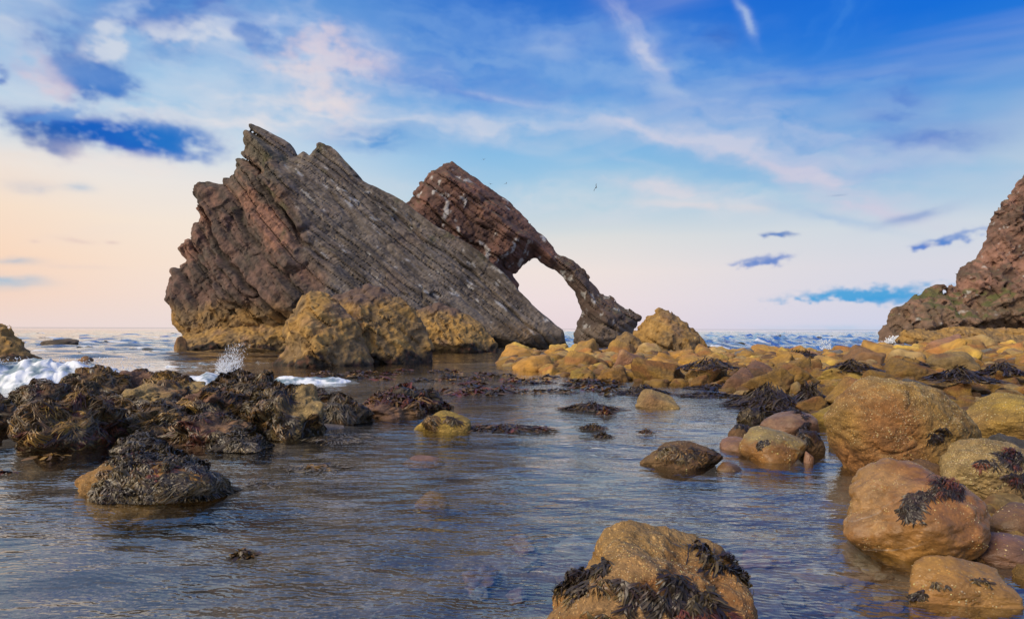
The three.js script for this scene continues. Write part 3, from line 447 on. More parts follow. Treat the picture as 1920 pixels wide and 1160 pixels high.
/* seaweed: fronds that run down over a stone's surface */
const WEEDS = { wrack: [[0.085, 0.058, 0.022], [0.12, 0.083, 0.03], [0.05, 0.032, 0.016]], brown: [[0.14, 0.075, 0.025], [0.19, 0.105, 0.03], [0.09, 0.048, 0.02]], gold: [[0.32, 0.18, 0.035], [0.23, 0.125, 0.03], [0.15, 0.085, 0.026]], red: [[0.10, 0.025, 0.015], [0.16, 0.05, 0.02], [0.05, 0.018, 0.014]], black: [[0.030, 0.021, 0.015], [0.052, 0.037, 0.022], [0.036, 0.020, 0.016]], grey: [[0.15, 0.12, 0.08], [0.10, 0.078, 0.05], [0.19, 0.155, 0.10]] };
class Strips {
  constructor() { this.P = []; this.C = []; this.I = []; }
  strip(pts, nrm, w, c, tip = 0.25) {                   // pts: points; nrm: normals; w: half width
    const b = this.P.length / 3, n = pts.length;
    for (let i = 0; i < n; i++) {
      const p = pts[i], q = pts[Math.min(n - 1, i + 1)], o = pts[Math.max(0, i - 1)], m = nrm[i]; let tx = q[0] - o[0], ty = q[1] - o[1], tz = q[2] - o[2], l = Math.hypot(tx, ty, tz) || 1; tx /= l; ty /= l; tz /= l;
      let sx = ty * m[2] - tz * m[1], sy = tz * m[0] - tx * m[2], sz = tx * m[1] - ty * m[0]; l = Math.hypot(sx, sy, sz) || 1; const k = w * (i === n - 1 ? tip : i === 0 ? 0.5 : 1) / l;
      this.P.push(p[0] - sx * k, p[1] - sy * k, p[2] - sz * k, p[0] + sx * k, p[1] + sy * k, p[2] + sz * k); const s = 0.85 + 0.3 * (i / n); this.C.push(c[0] * s, c[1] * s, c[2] * s, c[0] * s, c[1] * s, c[2] * s);
      if (i < n - 1) { const a = b + i * 2; this.I.push(a, a + 1, a + 2, a + 1, a + 3, a + 2); }
    }
  }
  mesh(name = 'seaweed') { const g = new THREE.BufferGeometry(); g.setAttribute('position', new THREE.Float32BufferAttribute(this.P, 3)); g.setAttribute('color', new THREE.Float32BufferAttribute(this.C, 3)); g.setIndex(this.I); g.computeVertexNormals(); const m = new THREE.Mesh(g, M.weed); m.name = name; m.userData.kind = 'stuff'; return m; }
}
function weedOver(R, size, o) {
  const r = rng(o.seed ?? 1), st = new Strips(), [sx, sy, sz] = size, avg = (sx + sz) / 2, floor = o.floor ?? -1e9;
  const on = (x, y, z, off) => { const l = Math.hypot(x / sx, y / sy, z / sz) || 1, dx = x / sx / l, dy = y / sy / l, dz = z / sz / l, q = R(dx, dy, dz); return [dx * q * sx, dy * q * sy, dz * q * sz, dx / sx, dy / sy, dz / sz, off]; };
  let made = 0, tuft = 0, seat = null, hue = null, bend = 0, puff = 1, tone = 1;
  for (let tries = 0; tries < o.count * 12 && made < o.count; tries++) {
    const y = r() * 1.25 - 0.25, a = r() * 6.2832, q = Math.sqrt(Math.max(0, 1 - y * y)); let d = [q * Math.cos(a), y, q * Math.sin(a)];
    if (tuft > 0) { tuft--; const j = 0.05 + 0.05 * r(); d = [seat[0] + (r() - 0.5) * j * 2, seat[1] + (r() - 0.5) * j * 2, seat[2] + (r() - 0.5) * j * 2]; }
    else { if (!o.where(d[0], d[1], d[2], r)) continue; seat = d; tuft = 3 + Math.floor(r() * 9); hue = WEEDS[o.kinds[Math.floor(r() * o.kinds.length)]]; bend = (r() - 0.5) * 2.2; puff = 0.4 + 1.6 * r() * r(); tone = 0.45 + 1.0 * r(); }
    let p = on(d[0] * sx, d[1] * sy, d[2] * sz); if (p[1] < floor - 0.02) continue; made++;
    const c0 = hue[Math.floor(r() * 3)], long = o.long * 0.62 * (0.4 + 0.9 * r()), forks = o.forks ?? 2, sway = bend + (r() - 0.5) * 2.4, ph = r() * 6;
    for (let k = 0; k <= forks; k++) {
      const pts = [], nr = [], segs = 4, fan = (k - forks / 2) * 0.85 + (r() - 0.5) * 0.8; let cur = p; const lift = (o.lift ?? 0.012) * (0.3 + 0.9 * r()) * puff, start = k === 0 ? 0 : r() * 0.35;
      for (let s = 0; s <= segs; s++) {
        const nl = Math.hypot(cur[3], cur[4], cur[5]), n = [cur[3] / nl, cur[4] / nl, cur[5] / nl];
        const u = s / segs, up = lift * (0.6 + Math.sin(u * 3.1 + ph * 0.2) * 1.1) + 0.004 * made / o.count;
        pts.push([cur[0] + n[0] * up, Math.max(floor + 0.006 + 0.01 * r(), cur[1] + n[1] * up), cur[2] + n[2] * up]);
        const tw = Math.sin(u * 5 + ph) * 0.9; nr.push([n[0] + tw * (0.6 * r()), n[1], n[2] + tw * 0.5]);
        // downhill along the stone, fanning out
        let gx = n[0] * n[1] + (o.pull?.[0] ?? 0), gy = -1 + n[1] * n[1], gz = n[2] * n[1] + (o.pull?.[1] ?? 0); const sxd = n[2], szd = -n[0], w = fan + sway * 0.6 + (r() - 0.5) * 0.5;
        gx += sxd * w + (n[1] > 0.8 ? Math.cos(a + fan) * 0.8 : 0); gz += szd * w + (n[1] > 0.8 ? Math.sin(a + fan) * 0.8 : 0); const gl = Math.hypot(gx, gy, gz) || 1, st1 = long / segs;
        const nx = cur[0] + gx / gl * st1, ny = cur[1] + gy / gl * st1, nz = cur[2] + gz / gl * st1;
        if (ny < floor) { const hl = Math.hypot(gx, gz) || 1; cur = [cur[0] + gx / hl * st1, floor, cur[2] + gz / hl * st1, 0, 1, 0]; } else cur = on(nx, ny, nz);
      }
      const v = (0.75 + 0.5 * r()) * tone; st.strip(pts, nr, o.wide * 0.8 * (0.45 + 1.0 * r()), c0.map((q1) => q1 * v), o.tip ?? 0.35);
    }
  }
  return st.mesh();
}
const BARN = new THREE.ConeGeometry(1, 0.7, 6, 1, true); BARN.translate(0, 0.3, 0);
function barnacles(R, [sx, sy, sz], count, seed, rad, where) {
  const r = rng(seed), im = [], q4 = new THREE.Quaternion(), up = new THREE.Vector3(0, 1, 0), mt = new THREE.Matrix4();
  for (let t = 0; t < count * 6 && im.length < count; t++) {
    const y = r() * 1.5 - 0.5, a = r() * 6.2832, q = Math.sqrt(Math.max(0, 1 - y * y)), x = q * Math.cos(a), z = q * Math.sin(a); if (!where(x, y, z, r)) continue;
    const k = R(x, y, z), n = new THREE.Vector3(x / sx, y / sy, z / sz).normalize(), s = rad * 0.75 * (0.4 + 1.6 * r() ** 3); q4.setFromUnitVectors(up, n); im.push(mt.clone().compose(new THREE.Vector3(x * k * sx, y * k * sy, z * k * sz), q4, new THREE.Vector3(s, s, s)));
  }
  rad *= 0.8; const m = new THREE.InstancedMesh(BARN, M.barnacle, im.length), c = new THREE.Color(); im.forEach((v, i) => { m.setMatrixAt(i, v); const g = 0.55 + 0.7 * r(); c.setRGB(g, g * (0.85 + 0.25 * r()), g * (0.5 + 0.6 * r())); m.setColorAt(i, c); }); m.name = 'barnacles'; m.userData.kind = 'stuff'; return m;
}
// a stone seen at photograph columns x0..x1, from row top down to its waterline row base
function stone(name, label, o) {
  const D0 = o.D ?? distOf(o.base), w = (o.x1 - o.x0) / FOCAL * D0, D = D0 + w * (o.deep ?? 0.9) * 0.42, hTop = wy(o.top, D), half = w / 2 * (o.fat ?? 1.0);
  const lowest = o.low ?? -0.12, cy = lowest + (hTop - lowest) * (o.mid ?? 0.42), size = [half, hTop - cy, half * (o.deep ?? 0.9)];
  const g = new THREE.Group(); g.position.set(wx((o.x0 + o.x1) / 2, D), cy, -D);
  const form = o.form ?? {}, R0 = stoneForm(o.seed, form), turn = o.turn ?? 0, ct = Math.cos(turn), sn = Math.sin(turn);
  let peak = 0, xa = 0, xb = 0; for (let i = 0; i < 400; i++) { const y = 1 - 2 * (i + 0.5) / 400, a = i * 2.39996, q = Math.sqrt(1 - y * y), k = R0(q * Math.cos(a), y, q * Math.sin(a)); peak = Math.max(peak, k * y); const X = k * q * Math.cos(a); xa = Math.min(xa, X); xb = Math.max(xb, X); }
  const skew = o.skew ?? 0, R = (x, y, z) => R0(x, y, z) * (1 + skew * x * Math.max(0, y));
  const wide = (xb - xa) / 2; size[0] /= wide; size[1] /= peak; size[2] /= wide; g.position.x -= (xa + xb) / 2 * size[0];
  const st = new THREE.Mesh(stoneGeometry(R, size, Math.round((o.N ?? 40) * 0.65), stonePaint(o.tone, o.seed, o.paint)), o.mat ?? M.crust); st.name = 'stone'; g.add(st);
  for (const wd of o.weed ?? []) g.add(weedOver(R, size, { seed: o.seed + 5, floor: -cy + (wd.sunk ?? 0.0), ...wd }));
  if (o.barn) g.add(barnacles(R, size, o.barn, o.seed + 3, o.barnR ?? 0.006, o.barnWhere ?? ((x, y, z, r) => fbm(x * 3, y * 3, z * 3 + o.seed, 3) + 0.35 * y > 0.12 * r() + 0.05)));
  void ct; void sn;
  return thing(g, name, label, o.category ?? 'rock', o.group);
}
/* ------------------------------------------------------------------ the near stones, one by one */
const SM = (x) => ({ mat: M.smooth, ...x });
const NS = 'single stones in and around the pool', HB = 'big boulders at the right of the pool', RF = 'weedy rocks of the left reef';
const patchAt = (bx, by, bz, rad, seed, rag = 0.35) => { const l = Math.hypot(bx, by, bz); bx /= l; by /= l; bz /= l; return (x, y, z) => Math.acos(clamp(x * bx + y * by + z * bz, -1, 1)) + rag * fbm(x * 4, y * 4, z * 4 + seed, 3) < rad; };
const either = (...f) => (x, y, z, r) => f.some((q) => q(x, y, z, r));
// foreground and right-hand boulders
stone('boulder', 'barnacled boulder hung with dark wrack, cut off by the bottom edge', { seed: 101, x0: 1028, x1: 1392, top: 1002, base: 1180, D: 3.1, low: -0.3, mid: 0.46, deep: 0.95, N: 84, tone: 'orange', fat: 1.22, form: { sharp: 10, rough: 0.12, faces: 10, crack: 0.05, bed: 0.035, pits: 0.04 }, paint: { top: [0.46, 0.31, 0.13], topShare: 0.5 }, group: NS, barn: 5000, barnR: 0.003,
  weed: [{ where: either(patchAt(-0.8, 0.5, 0.1, 0.3, 1), patchAt(0.7, 0.65, 0.0, 0.36, 2), patchAt(0.15, 0.6, 0.75, 0.26, 3), patchAt(-0.3, 0.65, 0.65, 0.2, 5)), count: 457, long: 0.13, wide: 0.00648, kinds: ['black', 'black', 'wrack'], forks: 3, lift: 0.014, seed: 12 }, { where: either(patchAt(0.2, 0.1, 1, 0.4, 8), patchAt(-0.7, 0.2, 0.6, 0.25, 9)), count: 228, long: 0.10, wide: 0.00432, kinds: ['red', 'wrack', 'brown'], forks: 3, seed: 13 }] });
stone('boulder', 'smooth orange boulder with two dark weed tufts, overhanging the pool at right', SM({ seed: 112, x0: 1560, x1: 1853, top: 866, base: 1050, low: -0.1, mid: 0.40, deep: 0.85, skew: -0.1, N: 84, tone: 'orange', form: { sharp: 6, rough: 0.10, faces: 10, crack: 0.02, bed: 0.012 }, paint: { top: [0.46, 0.28, 0.11], topShare: 0.55, vein: true }, group: HB, barn: 2200, barnR: 0.0036, barnWhere: (x, y, z, r) => fbm(x * 3, y * 3, z * 3 + 4, 4) + 0.2 * y > 0.16 + 0.3 * r(),
  weed: [{ where: either(patchAt(-0.32, 0.62, 0.72, 0.13, 1, 0.1), patchAt(-0.4, 0.42, 0.82, 0.11, 1, 0.1)), count: 96, long: 0.10, wide: 0.004, kinds: ['black'], forks: 3, seed: 31, pull: [-0.4, 0] }, { where: either(patchAt(0.1, 0.75, 0.62, 0.2, 4, 0.2), patchAt(0.22, 0.85, 0.4, 0.14, 4, 0.2)), count: 211, long: 0.09, wide: 0.0032, kinds: ['black', 'black', 'red'], forks: 4, lift: 0.02, seed: 32 }] }));
stone('boulder', 'largest ochre boulder, big as a table, cracked and crusted, right of the pool', { seed: 127, x0: 1540, x1: 1826, top: 705, base: 900, low: -0.18, mid: 0.5, deep: 0.85, N: 84, tone: 'ochre', form: { sharp: 7, rough: 0.07, faces: 14, crack: 0.05, bed: 0.035, pits: 0.03 }, paint: { top: [0.48, 0.33, 0.13], topShare: 0.45, scale: 2 }, group: HB, barn: 7000, barnR: 0.0045,
  weed: [{ where: patchAt(0.05, 0.1, 1, 0.1, 4, 0.1), count: 60, long: 0.12, wide: 0.006, kinds: ['black'], seed: 41 }] });
stone('boulder', 'barnacled boulder with several black weed tufts at the right edge', { seed: 131, x0: 1757, x1: 1965, top: 822, base: 950, low: -0.05, mid: 0.42, deep: 0.9, N: 64, tone: 'pale', form: { sharp: 9, rough: 0.11, faces: 11, crack: 0.04, bed: 0.03, pits: 0.03 }, group: HB, barn: 5000, barnR: 0.004,
  weed: [{ where: either(patchAt(-0.45, 0.55, 0.7, 0.16, 1, 0.15), patchAt(0.15, 0.75, 0.6, 0.26, 2, 0.2), patchAt(0, 0.25, 0.95, 0.18, 3, 0.2), patchAt(0.5, 0.1, 0.85, 0.2, 3, 0.2)), count: 369, long: 0.10, wide: 0.0054, kinds: ['black', 'black', 'red'], forks: 3, seed: 51 }] });
stone('boulder', 'yellow crusted boulder at the right edge behind the barnacled one', { seed: 139, x0: 1776, x1: 2030, top: 736, base: 860, low: 0, mid: 0.4, deep: 0.8, N: 56, tone: 'yellow', form: { sharp: 12, rough: 0.07, faces: 10 }, group: HB, barn: 900, barnR: 0.007, weed: [{ where: patchAt(0.1, 0.05, 1, 0.3, 4, 0.3), count: 176, long: 0.14, wide: 0.00648, kinds: ['black'], forks: 2, seed: 61 }] });
stone('boulder', 'reddish-brown wedge-shaped stone lowest in the right corner of the pool', SM({ seed: 145, x0: 1692, x1: 1888, top: 1050, base: 1138, low: -0.1, mid: 0.35, deep: 0.75, N: 56, tone: 'orange', form: { sharp: 10, rough: 0.11, faces: 9, crack: 0.04, bed: 0.02 }, group: HB, barn: 260, barnR: 0.005, weed: [{ where: either(patchAt(-0.6, 0.6, 0.5, 0.1, 1, 0.1), patchAt(0.25, 0.8, 0.5, 0.12, 2, 0.15), patchAt(-0.9, 0.2, 0.3, 0.1, 2, 0.1)), count: 90, long: 0.05, wide: 0.005, kinds: ['black', 'wrack'], seed: 71 }] }));
stone('boulder', 'pinkish speckled stone at the right edge beside the smooth orange boulder', SM({ seed: 151, x0: 1820, x1: 1990, top: 1000, base: 1062, low: -0.08, mid: 0.4, N: 40, tone: 'pink', form: { sharp: 9, rough: 0.06 }, group: HB, barn: 160, barnR: 0.005 }));
stone('boulder', 'grey-brown rounded stone at the right edge under the barnacled boulder', SM({ seed: 157, x0: 1850, x1: 1990, top: 942, base: 1012, low: -0.05, mid: 0.4, N: 40, tone: 'brown', form: { sharp: 5, rough: 0.05 }, group: HB, barn: 140, barnR: 0.006 }));
stone('boulder', 'brown stone wedged in the shade behind the smooth orange boulder', { seed: 158, x0: 1690, x1: 1790, top: 862, base: 925, low: -0.05, N: 30, tone: 'brown', group: HB });
stone('boulder', 'olive-ochre smooth boulder with one weed spot, reflected in the pool', SM({ seed: 163, x0: 1386, x1: 1512, top: 800, base: 863, low: -0.1, mid: 0.4, N: 48, tone: 'orange', form: { sharp: 6, rough: 0.06, faces: 11 }, paint: { top: [0.40, 0.31, 0.11], topShare: 0.85 }, group: NS, barn: 500, barnR: 0.008, weed: [{ where: patchAt(-0.55, 0.5, 0.65, 0.14, 1, 0.1), count: 70, long: 0.08, wide: 0.006, kinds: ['black'], seed: 81 }] }));
stone('flat_stone', 'low flat pinkish stone awash left of the olive-ochre boulder', SM({ seed: 167, x0: 1352, x1: 1420, top: 818, base: 846, low: -0.1, N: 28, tone: 'pink', form: { sharp: 6 }, group: NS }));
stone('flat_stone', 'small brown stone with weedy top left of the pink oval boulder', { seed: 169, x0: 1366, x1: 1412, top: 796, base: 822, low: -0.1, N: 24, tone: 'brown', group: NS, weed: [{ where: patchAt(0.1, 1, 0.2, 0.4, 1, 0.2), count: 90, long: 0.12, wide: 0.007, kinds: ['black'], seed: 82 }] });
stone('boulder', 'pink oval boulder with a weed sash over its middle', SM({ seed: 173, x0: 1428, x1: 1536, top: 769, base: 808, low: -0.1, mid: 0.4, N: 40, tone: 'pink', form: { sharp: 5, rough: 0.05 }, paint: { top: [0.36, 0.24, 0.12], topShare: 0.5 }, group: NS, weed: [{ where: (x, y, z) => Math.abs(x - 0.2 + 0.2 * noise(x * 4, y * 4, z * 4)) < 0.16 && y > 0, count: 176, long: 0.16, wide: 0.00864, kinds: ['black'], seed: 83 }] }));
stone('boulder', 'dark round weed-covered stone between pool and pink oval boulder', { seed: 179, x0: 1384, x1: 1436, top: 763, base: 792, low: -0.1, N: 28, tone: 'dark', group: NS, weed: [{ where: () => true, count: 228, long: 0.16, wide: 0.00972, kinds: ['black', 'wrack'], seed: 84 }] });
stone('boulder', 'brown weed-topped stone tucked between pink oval and largest boulder', { seed: 181, x0: 1488, x1: 1545, top: 804, base: 852, low: -0.1, N: 30, tone: 'brown', group: NS, weed: [{ where: patchAt(0, 1, 0.2, 0.6, 1, 0.3), count: 140, long: 0.14, wide: 0.00864, kinds: ['black'], seed: 85 }] });
stone('pebble', 'small upright orange stone at the foot of the largest boulder', SM({ seed: 183, x0: 1508, x1: 1528, top: 845, base: 868, low: -0.1, N: 16, tone: 'pink', form: { sharp: 10 }, group: NS }));
stone('boulder', 'brown weed-draped rock alone in the middle right of the pool', { seed: 191, x0: 1200, x1: 1346, top: 826, base: 878, low: -0.12, mid: 0.4, deep: 0.8, N: 52, tone: 'brown', form: { sharp: 12, rough: 0.09, faces: 11, crack: 0.04 }, group: NS, barn: 200, barnR: 0.006, weed: [{ where: either(patchAt(-0.5, 0.75, 0.5, 0.42, 1, 0.3), patchAt(0.3, 0.5, 0.8, 0.4, 2, 0.3), patchAt(0.9, 0.3, 0.4, 0.3, 2, 0.3)), count: 545, long: 0.13, wide: 0.00648, kinds: ['wrack', 'black', 'brown'], forks: 3, seed: 86 }] });
stone('flat_stone', 'low brown stone barely above water right of the weed-draped rock', SM({ seed: 193, x0: 1343, x1: 1392, top: 866, base: 881, low: -0.1, N: 24, tone: 'brown', form: { sharp: 6 }, group: NS }));
stone('boulder', 'pale conical stone standing in the pool among dark weed', { seed: 197, x0: 1190, x1: 1270, top: 730, base: 765, low: -0.1, mid: 0.25, N: 36, tone: 'pale', form: { sharp: 12, rough: 0.08, faces: 8 }, group: NS });
stone('boulder', 'yellow boulder with two brown weed tufts, alone in mid pool', { seed: 199, x0: 774, x1: 886, top: 771, base: 812, low: -0.12, mid: 0.35, deep: 0.8, N: 48, tone: 'yellow', form: { sharp: 8, rough: 0.05, faces: 10 }, group: NS, weed: [{ where: either(patchAt(-0.5, 0.6, 0.6, 0.26, 1, 0.15), patchAt(0.3, 0.7, 0.6, 0.22, 2, 0.15)), count: 228, long: 0.17, wide: 0.00648, kinds: ['brown', 'wrack'], forks: 2, seed: 87 }] });
stone('flat_stone', 'low reddish stone awash below the yellow boulder', SM({ seed: 211, x0: 756, x1: 836, top: 855, base: 866, low: -0.12, N: 28, tone: 'pink', form: { sharp: 6 }, group: NS }));
stone('flat_stone', 'reddish submerged stone glowing through ripples nearest the yellow boulder', SM({ seed: 212, x0: 780, x1: 845, top: 922, base: 926, low: -0.25, D: 6.2, N: 20, tone: 'orange', form: { sharp: 6 }, group: NS }));
stone('boulder', 'ochre boulder behind and left of the largest boulder, weed on its right', { seed: 223, x0: 1545, x1: 1650, top: 706, base: 772, D: 12, low: 0.05, mid: 0.4, N: 40, tone: 'ochre', form: { sharp: 11, rough: 0.07, faces: 10 }, group: HB, weed: [{ where: patchAt(0.6, 0.3, 0.8, 0.5, 1, 0.3), count: 176, long: 0.2, wide: 0.0108, kinds: ['black', 'wrack'], seed: 88 }] });
// left reef
const allOver = (t = 0.0, s = 1) => (x, y, z) => fbm(x * 2.4, y * 2.4, z * 2.4 + s, 3) > t - 0.08 && y > -0.2;
const reef = (label, o) => stone('reef_rock', label, { N: 48, low: -0.15, mid: 0.35, tone: 'brown', form: { sharp: 9, rough: 0.26, faces: 11, crack: 0.04, pits: 0.06 }, fat: 1.16, group: RF, ...o });
reef('nearest reef rock, ochre nose on the left and thick dark wrack', { seed: 301, x0: 138, x1: 424, top: 852, base: 945, N: 72, fat: 1.1, form: { sharp: 8, rough: 0.13, faces: 12, crack: 0.03, pits: 0.04 }, deep: 0.7, tone: 'orange', skew: 0.1, barn: 500, barnR: 0.006, weed: [{ where: (x, y, z) => x > -0.42 + 0.25 * noise(x * 3, y * 3, z * 3) && y > -0.25, count: 2024, long: 0.12, wide: 0.00756, kinds: ['wrack', 'wrack', 'black', 'black', 'grey'], forks: 3, lift: 0.02 }, { where: patchAt(0.1, 1, 0.3, 0.7, 3, 0.4), count: 264, long: 0.1, wide: 0.00756, kinds: ['brown', 'red'], seed: 9 }, { where: patchAt(0.55, 0.2, 0.8, 0.25, 2, 0.2), count: 90, long: 0.3, wide: 0.004, kinds: ['gold', 'grey'], forks: 4, seed: 10 }, { where: patchAt(1, 0.1, 0.3, 0.4, 2, 0.2), count: 140, long: 0.5, wide: 0.0108, kinds: ['grey', 'wrack'], forks: 3, seed: 11, pull: [1.2, 0.1] }] });
reef('tall shaggy reef rock at left with gold-brown weed cap', { seed: 307, x0: 66, x1: 218, top: 737, base: 846, N: 60, deep: 1.0, weed: [{ where: allOver(-0.05, 3), count: 1144, long: 0.3, wide: 0.00864, kinds: ['wrack', 'brown', 'wrack', 'red'], forks: 3, lift: 0.02 }, { where: patchAt(0, 1, 0.35, 0.85, 3, 0.5), count: 704, long: 0.34, wide: 0.00648, kinds: ['gold', 'brown', 'gold'], forks: 3, seed: 14, lift: 0.025 }, { where: patchAt(0, 0, 1, 1.3, 3, 0.5), count: 176, long: 0.2, wide: 0.01296, kinds: ['grey', 'wrack'], forks: 3, seed: 15 }] });
reef('ochre-topped rock in the middle of the reef', { seed: 311, x0: 205, x1: 345, top: 722, base: 785, D: 10.2, low: 0.1, N: 56, tone: 'pale', deep: 1, weed: [{ where: (x, y, z) => y < 0.62 + 0.3 * noise(x * 3, y * 3, z * 3), count: 792, long: 0.32, wide: 0.00864, kinds: ['brown', 'wrack', 'gold', 'grey'], forks: 3, lift: 0.02 }] });
reef('broad weed-hung rock at the reef centre, brown and grey strands', { seed: 313, x0: 212, x1: 345, top: 758, base: 838, D: 8.9, low: -0.1, deep: 0.9, weed: [{ where: allOver(-0.1, 5), count: 1144, long: 0.26, wide: 0.00864, kinds: ['wrack', 'brown', 'gold', 'wrack'], forks: 3, lift: 0.02 }] });
reef('reef rock with bare pink stone showing through dark weed', { seed: 317, x0: 318, x1: 470, top: 776, base: 842, D: 8.5, low: -0.1, tone: 'pink', deep: 0.8, weed: [{ where: allOver(0.08, 7), count: 1056, long: 0.22, wide: 0.00864, kinds: ['wrack', 'red', 'brown'], forks: 3, lift: 0.018 }] });
reef('high dark wrack-covered rock at the back right of the reef', { seed: 331, x0: 380, x1: 540, top: 700, base: 800, D: 10.4, low: -0.1, N: 60, deep: 0.9, weed: [{ where: allOver(-0.1, 8), count: 1496, long: 0.26, wide: 0.0108, kinds: ['black', 'wrack', 'brown', 'wrack'], forks: 3, lift: 0.025 }, { where: patchAt(-0.3, 1, 0.2, 0.45, 3, 0.3), count: 176, long: 0.2, wide: 0.00756, kinds: ['gold', 'brown'], seed: 16 }] });
reef('dark reef rock with bare ochre streak on its right shoulder', { seed: 337, x0: 455, x1: 602, top: 724, base: 832, D: 9.0, low: -0.1, N: 60, tone: 'pale', deep: 0.9, weed: [{ where: (x, y, z) => x < 0.25 + 0.25 * noise(x * 3, y * 3, z * 3) || y < 0.25, count: 1408, long: 0.26, wide: 0.00972, kinds: ['wrack', 'brown', 'black', 'wrack'], forks: 3, lift: 0.02 }] });
reef('small shaggy grey-brown rock at the right end of the reef', { seed: 347, x0: 588, x1: 690, top: 744, base: 798, deep: 0.9, tone: 'dark', weed: [{ where: () => true, count: 792, long: 0.34, wide: 0.00756, kinds: ['grey', 'wrack', 'brown'], forks: 2, lift: 0.02 }] });
reef('low reddish rock with red kelp behind the shaggy end rock', { seed: 349, x0: 676, x1: 790, top: 741, base: 782, tone: 'pink', deep: 0.9, weed: [{ where: patchAt(0.2, 1, -0.2, 0.9, 3, 0.4), count: 440, long: 0.3, wide: 0.01728, kinds: ['red', 'brown', 'red'], forks: 2, lift: 0.03 }] });
reef('flat kelp-strewn rock farthest right in the reef', { seed: 353, x0: 690, x1: 840, top: 728, base: 770, deep: 0.8, tone: 'dark', weed: [{ where: () => true, count: 704, long: 0.4, wide: 0.01944, kinds: ['red', 'brown', 'wrack'], forks: 2, lift: 0.04 }] });
reef('weedy rock beside the surf at the far left of the reef', { seed: 359, x0: 26, x1: 128, top: 717, base: 768, deep: 0.9, weed: [{ where: allOver(-0.1, 2), count: 880, long: 0.34, wide: 0.00972, kinds: ['wrack', 'grey', 'brown', 'red'], forks: 3, lift: 0.02 }] });
reef('brown-capped reef rock just in front of the breaking surf', { seed: 367, x0: 124, x1: 240, top: 690, base: 752, D: 13.4, deep: 0.9, tone: 'brown', weed: [{ where: allOver(-0.1, 2), count: 792, long: 0.4, wide: 0.0108, kinds: ['gold', 'brown', 'wrack', 'grey'], forks: 3, lift: 0.02 }] });
reef('bare pinkish rock on the back of the reef beside the foam', { seed: 373, x0: 215, x1: 300, top: 694, base: 735, D: 14, tone: 'pink', weed: [{ where: allOver(0.25, 2), count: 264, long: 0.3, wide: 0.0108, kinds: ['wrack', 'brown'], forks: 3 }] });
reef('rust-brown rock in the middle of the reef crest before the white wash', { seed: 379, x0: 275, x1: 392, top: 698, base: 745, D: 12.6, tone: 'pale', weed: [{ where: patchAt(-0.4, 0.9, 0.2, 0.8, 3, 0.4), count: 528, long: 0.36, wide: 0.0108, kinds: ['gold', 'brown', 'gold'], forks: 3, lift: 0.02 }] });
reef('rounded dark rock cut by the left edge of the view', { seed: 383, x0: -80, x1: 28, top: 734, base: 820, deep: 0.9, tone: 'brown', weed: [{ where: allOver(0.0, 4), count: 440, long: 0.26, wide: 0.00864, kinds: ['brown', 'wrack'], forks: 3 }] });
reef('reddish weed rock filling the heart of the reef', { seed: 409, x0: 325, x1: 482, top: 728, base: 800, D: 9.9, low: 0, tone: 'pink', weed: [{ where: allOver(0.0, 6), count: 1144, long: 0.28, wide: 0.00972, kinds: ['brown', 'wrack', 'gold', 'black'], forks: 3, lift: 0.02 }] });
reef('gold-brown rock behind the tall shaggy rock', { seed: 411, x0: 150, x1: 262, top: 744, base: 800, D: 10, low: 0, tone: 'brown', weed: [{ where: allOver(-0.1, 6), count: 880, long: 0.32, wide: 0.00864, kinds: ['gold', 'brown', 'wrack'], forks: 3, lift: 0.02 }] });
reef('dark ragged rock on the right back corner of the reef', { seed: 413, x0: 515, x1: 625, top: 730, base: 785, D: 11, low: 0, tone: 'brown', weed: [{ where: allOver(-0.1, 6), count: 792, long: 0.32, wide: 0.0108, kinds: ['wrack', 'brown', 'red'], forks: 3, lift: 0.02 }] });
reef('small weed-hung lump between nearest rock and tall shaggy rock', { seed: 389, x0: 205, x1: 325, top: 818, base: 852, deep: 0.8, tone: 'dark', weed: [{ where: () => true, count: 528, long: 0.2, wide: 0.00972, kinds: ['wrack', 'grey', 'black'], forks: 3 }] });
reef('dark weedy lump at the water edge in the reef front', { seed: 397, x0: 395, x1: 500, top: 812, base: 848, deep: 0.8, tone: 'dark', weed: [{ where: () => true, count: 616, long: 0.24, wide: 0.00972, kinds: ['wrack', 'black', 'grey'], forks: 3 }] });
stone('sea_rock', 'dark rock washed by a wave in the open sea at left', { seed: 401, x0: 72, x1: 146, top: 637, base: 649, low: -0.4, mid: 0.5, deep: 0.5, N: 30, tone: 'dark', form: { sharp: 8, rough: 0.12 }, mat: M.far, group: 'rocks out in the sea' });
stone('sea_rock', 'small brown rock in the calm water behind the surf', { seed: 403, x0: 145, x1: 172, top: 669, base: 678, low: -0.2, N: 20, tone: 'brown', mat: M.far, group: 'rocks out in the sea' });
stone('sea_rock', 'small dark rock at the left foot of the leaning stack', { seed: 405, x0: 326, x1: 352, top: 632, base: 660, D: 46, low: -0.4, N: 24, tone: 'brown', mat: M.far, group: 'rocks out in the sea' });

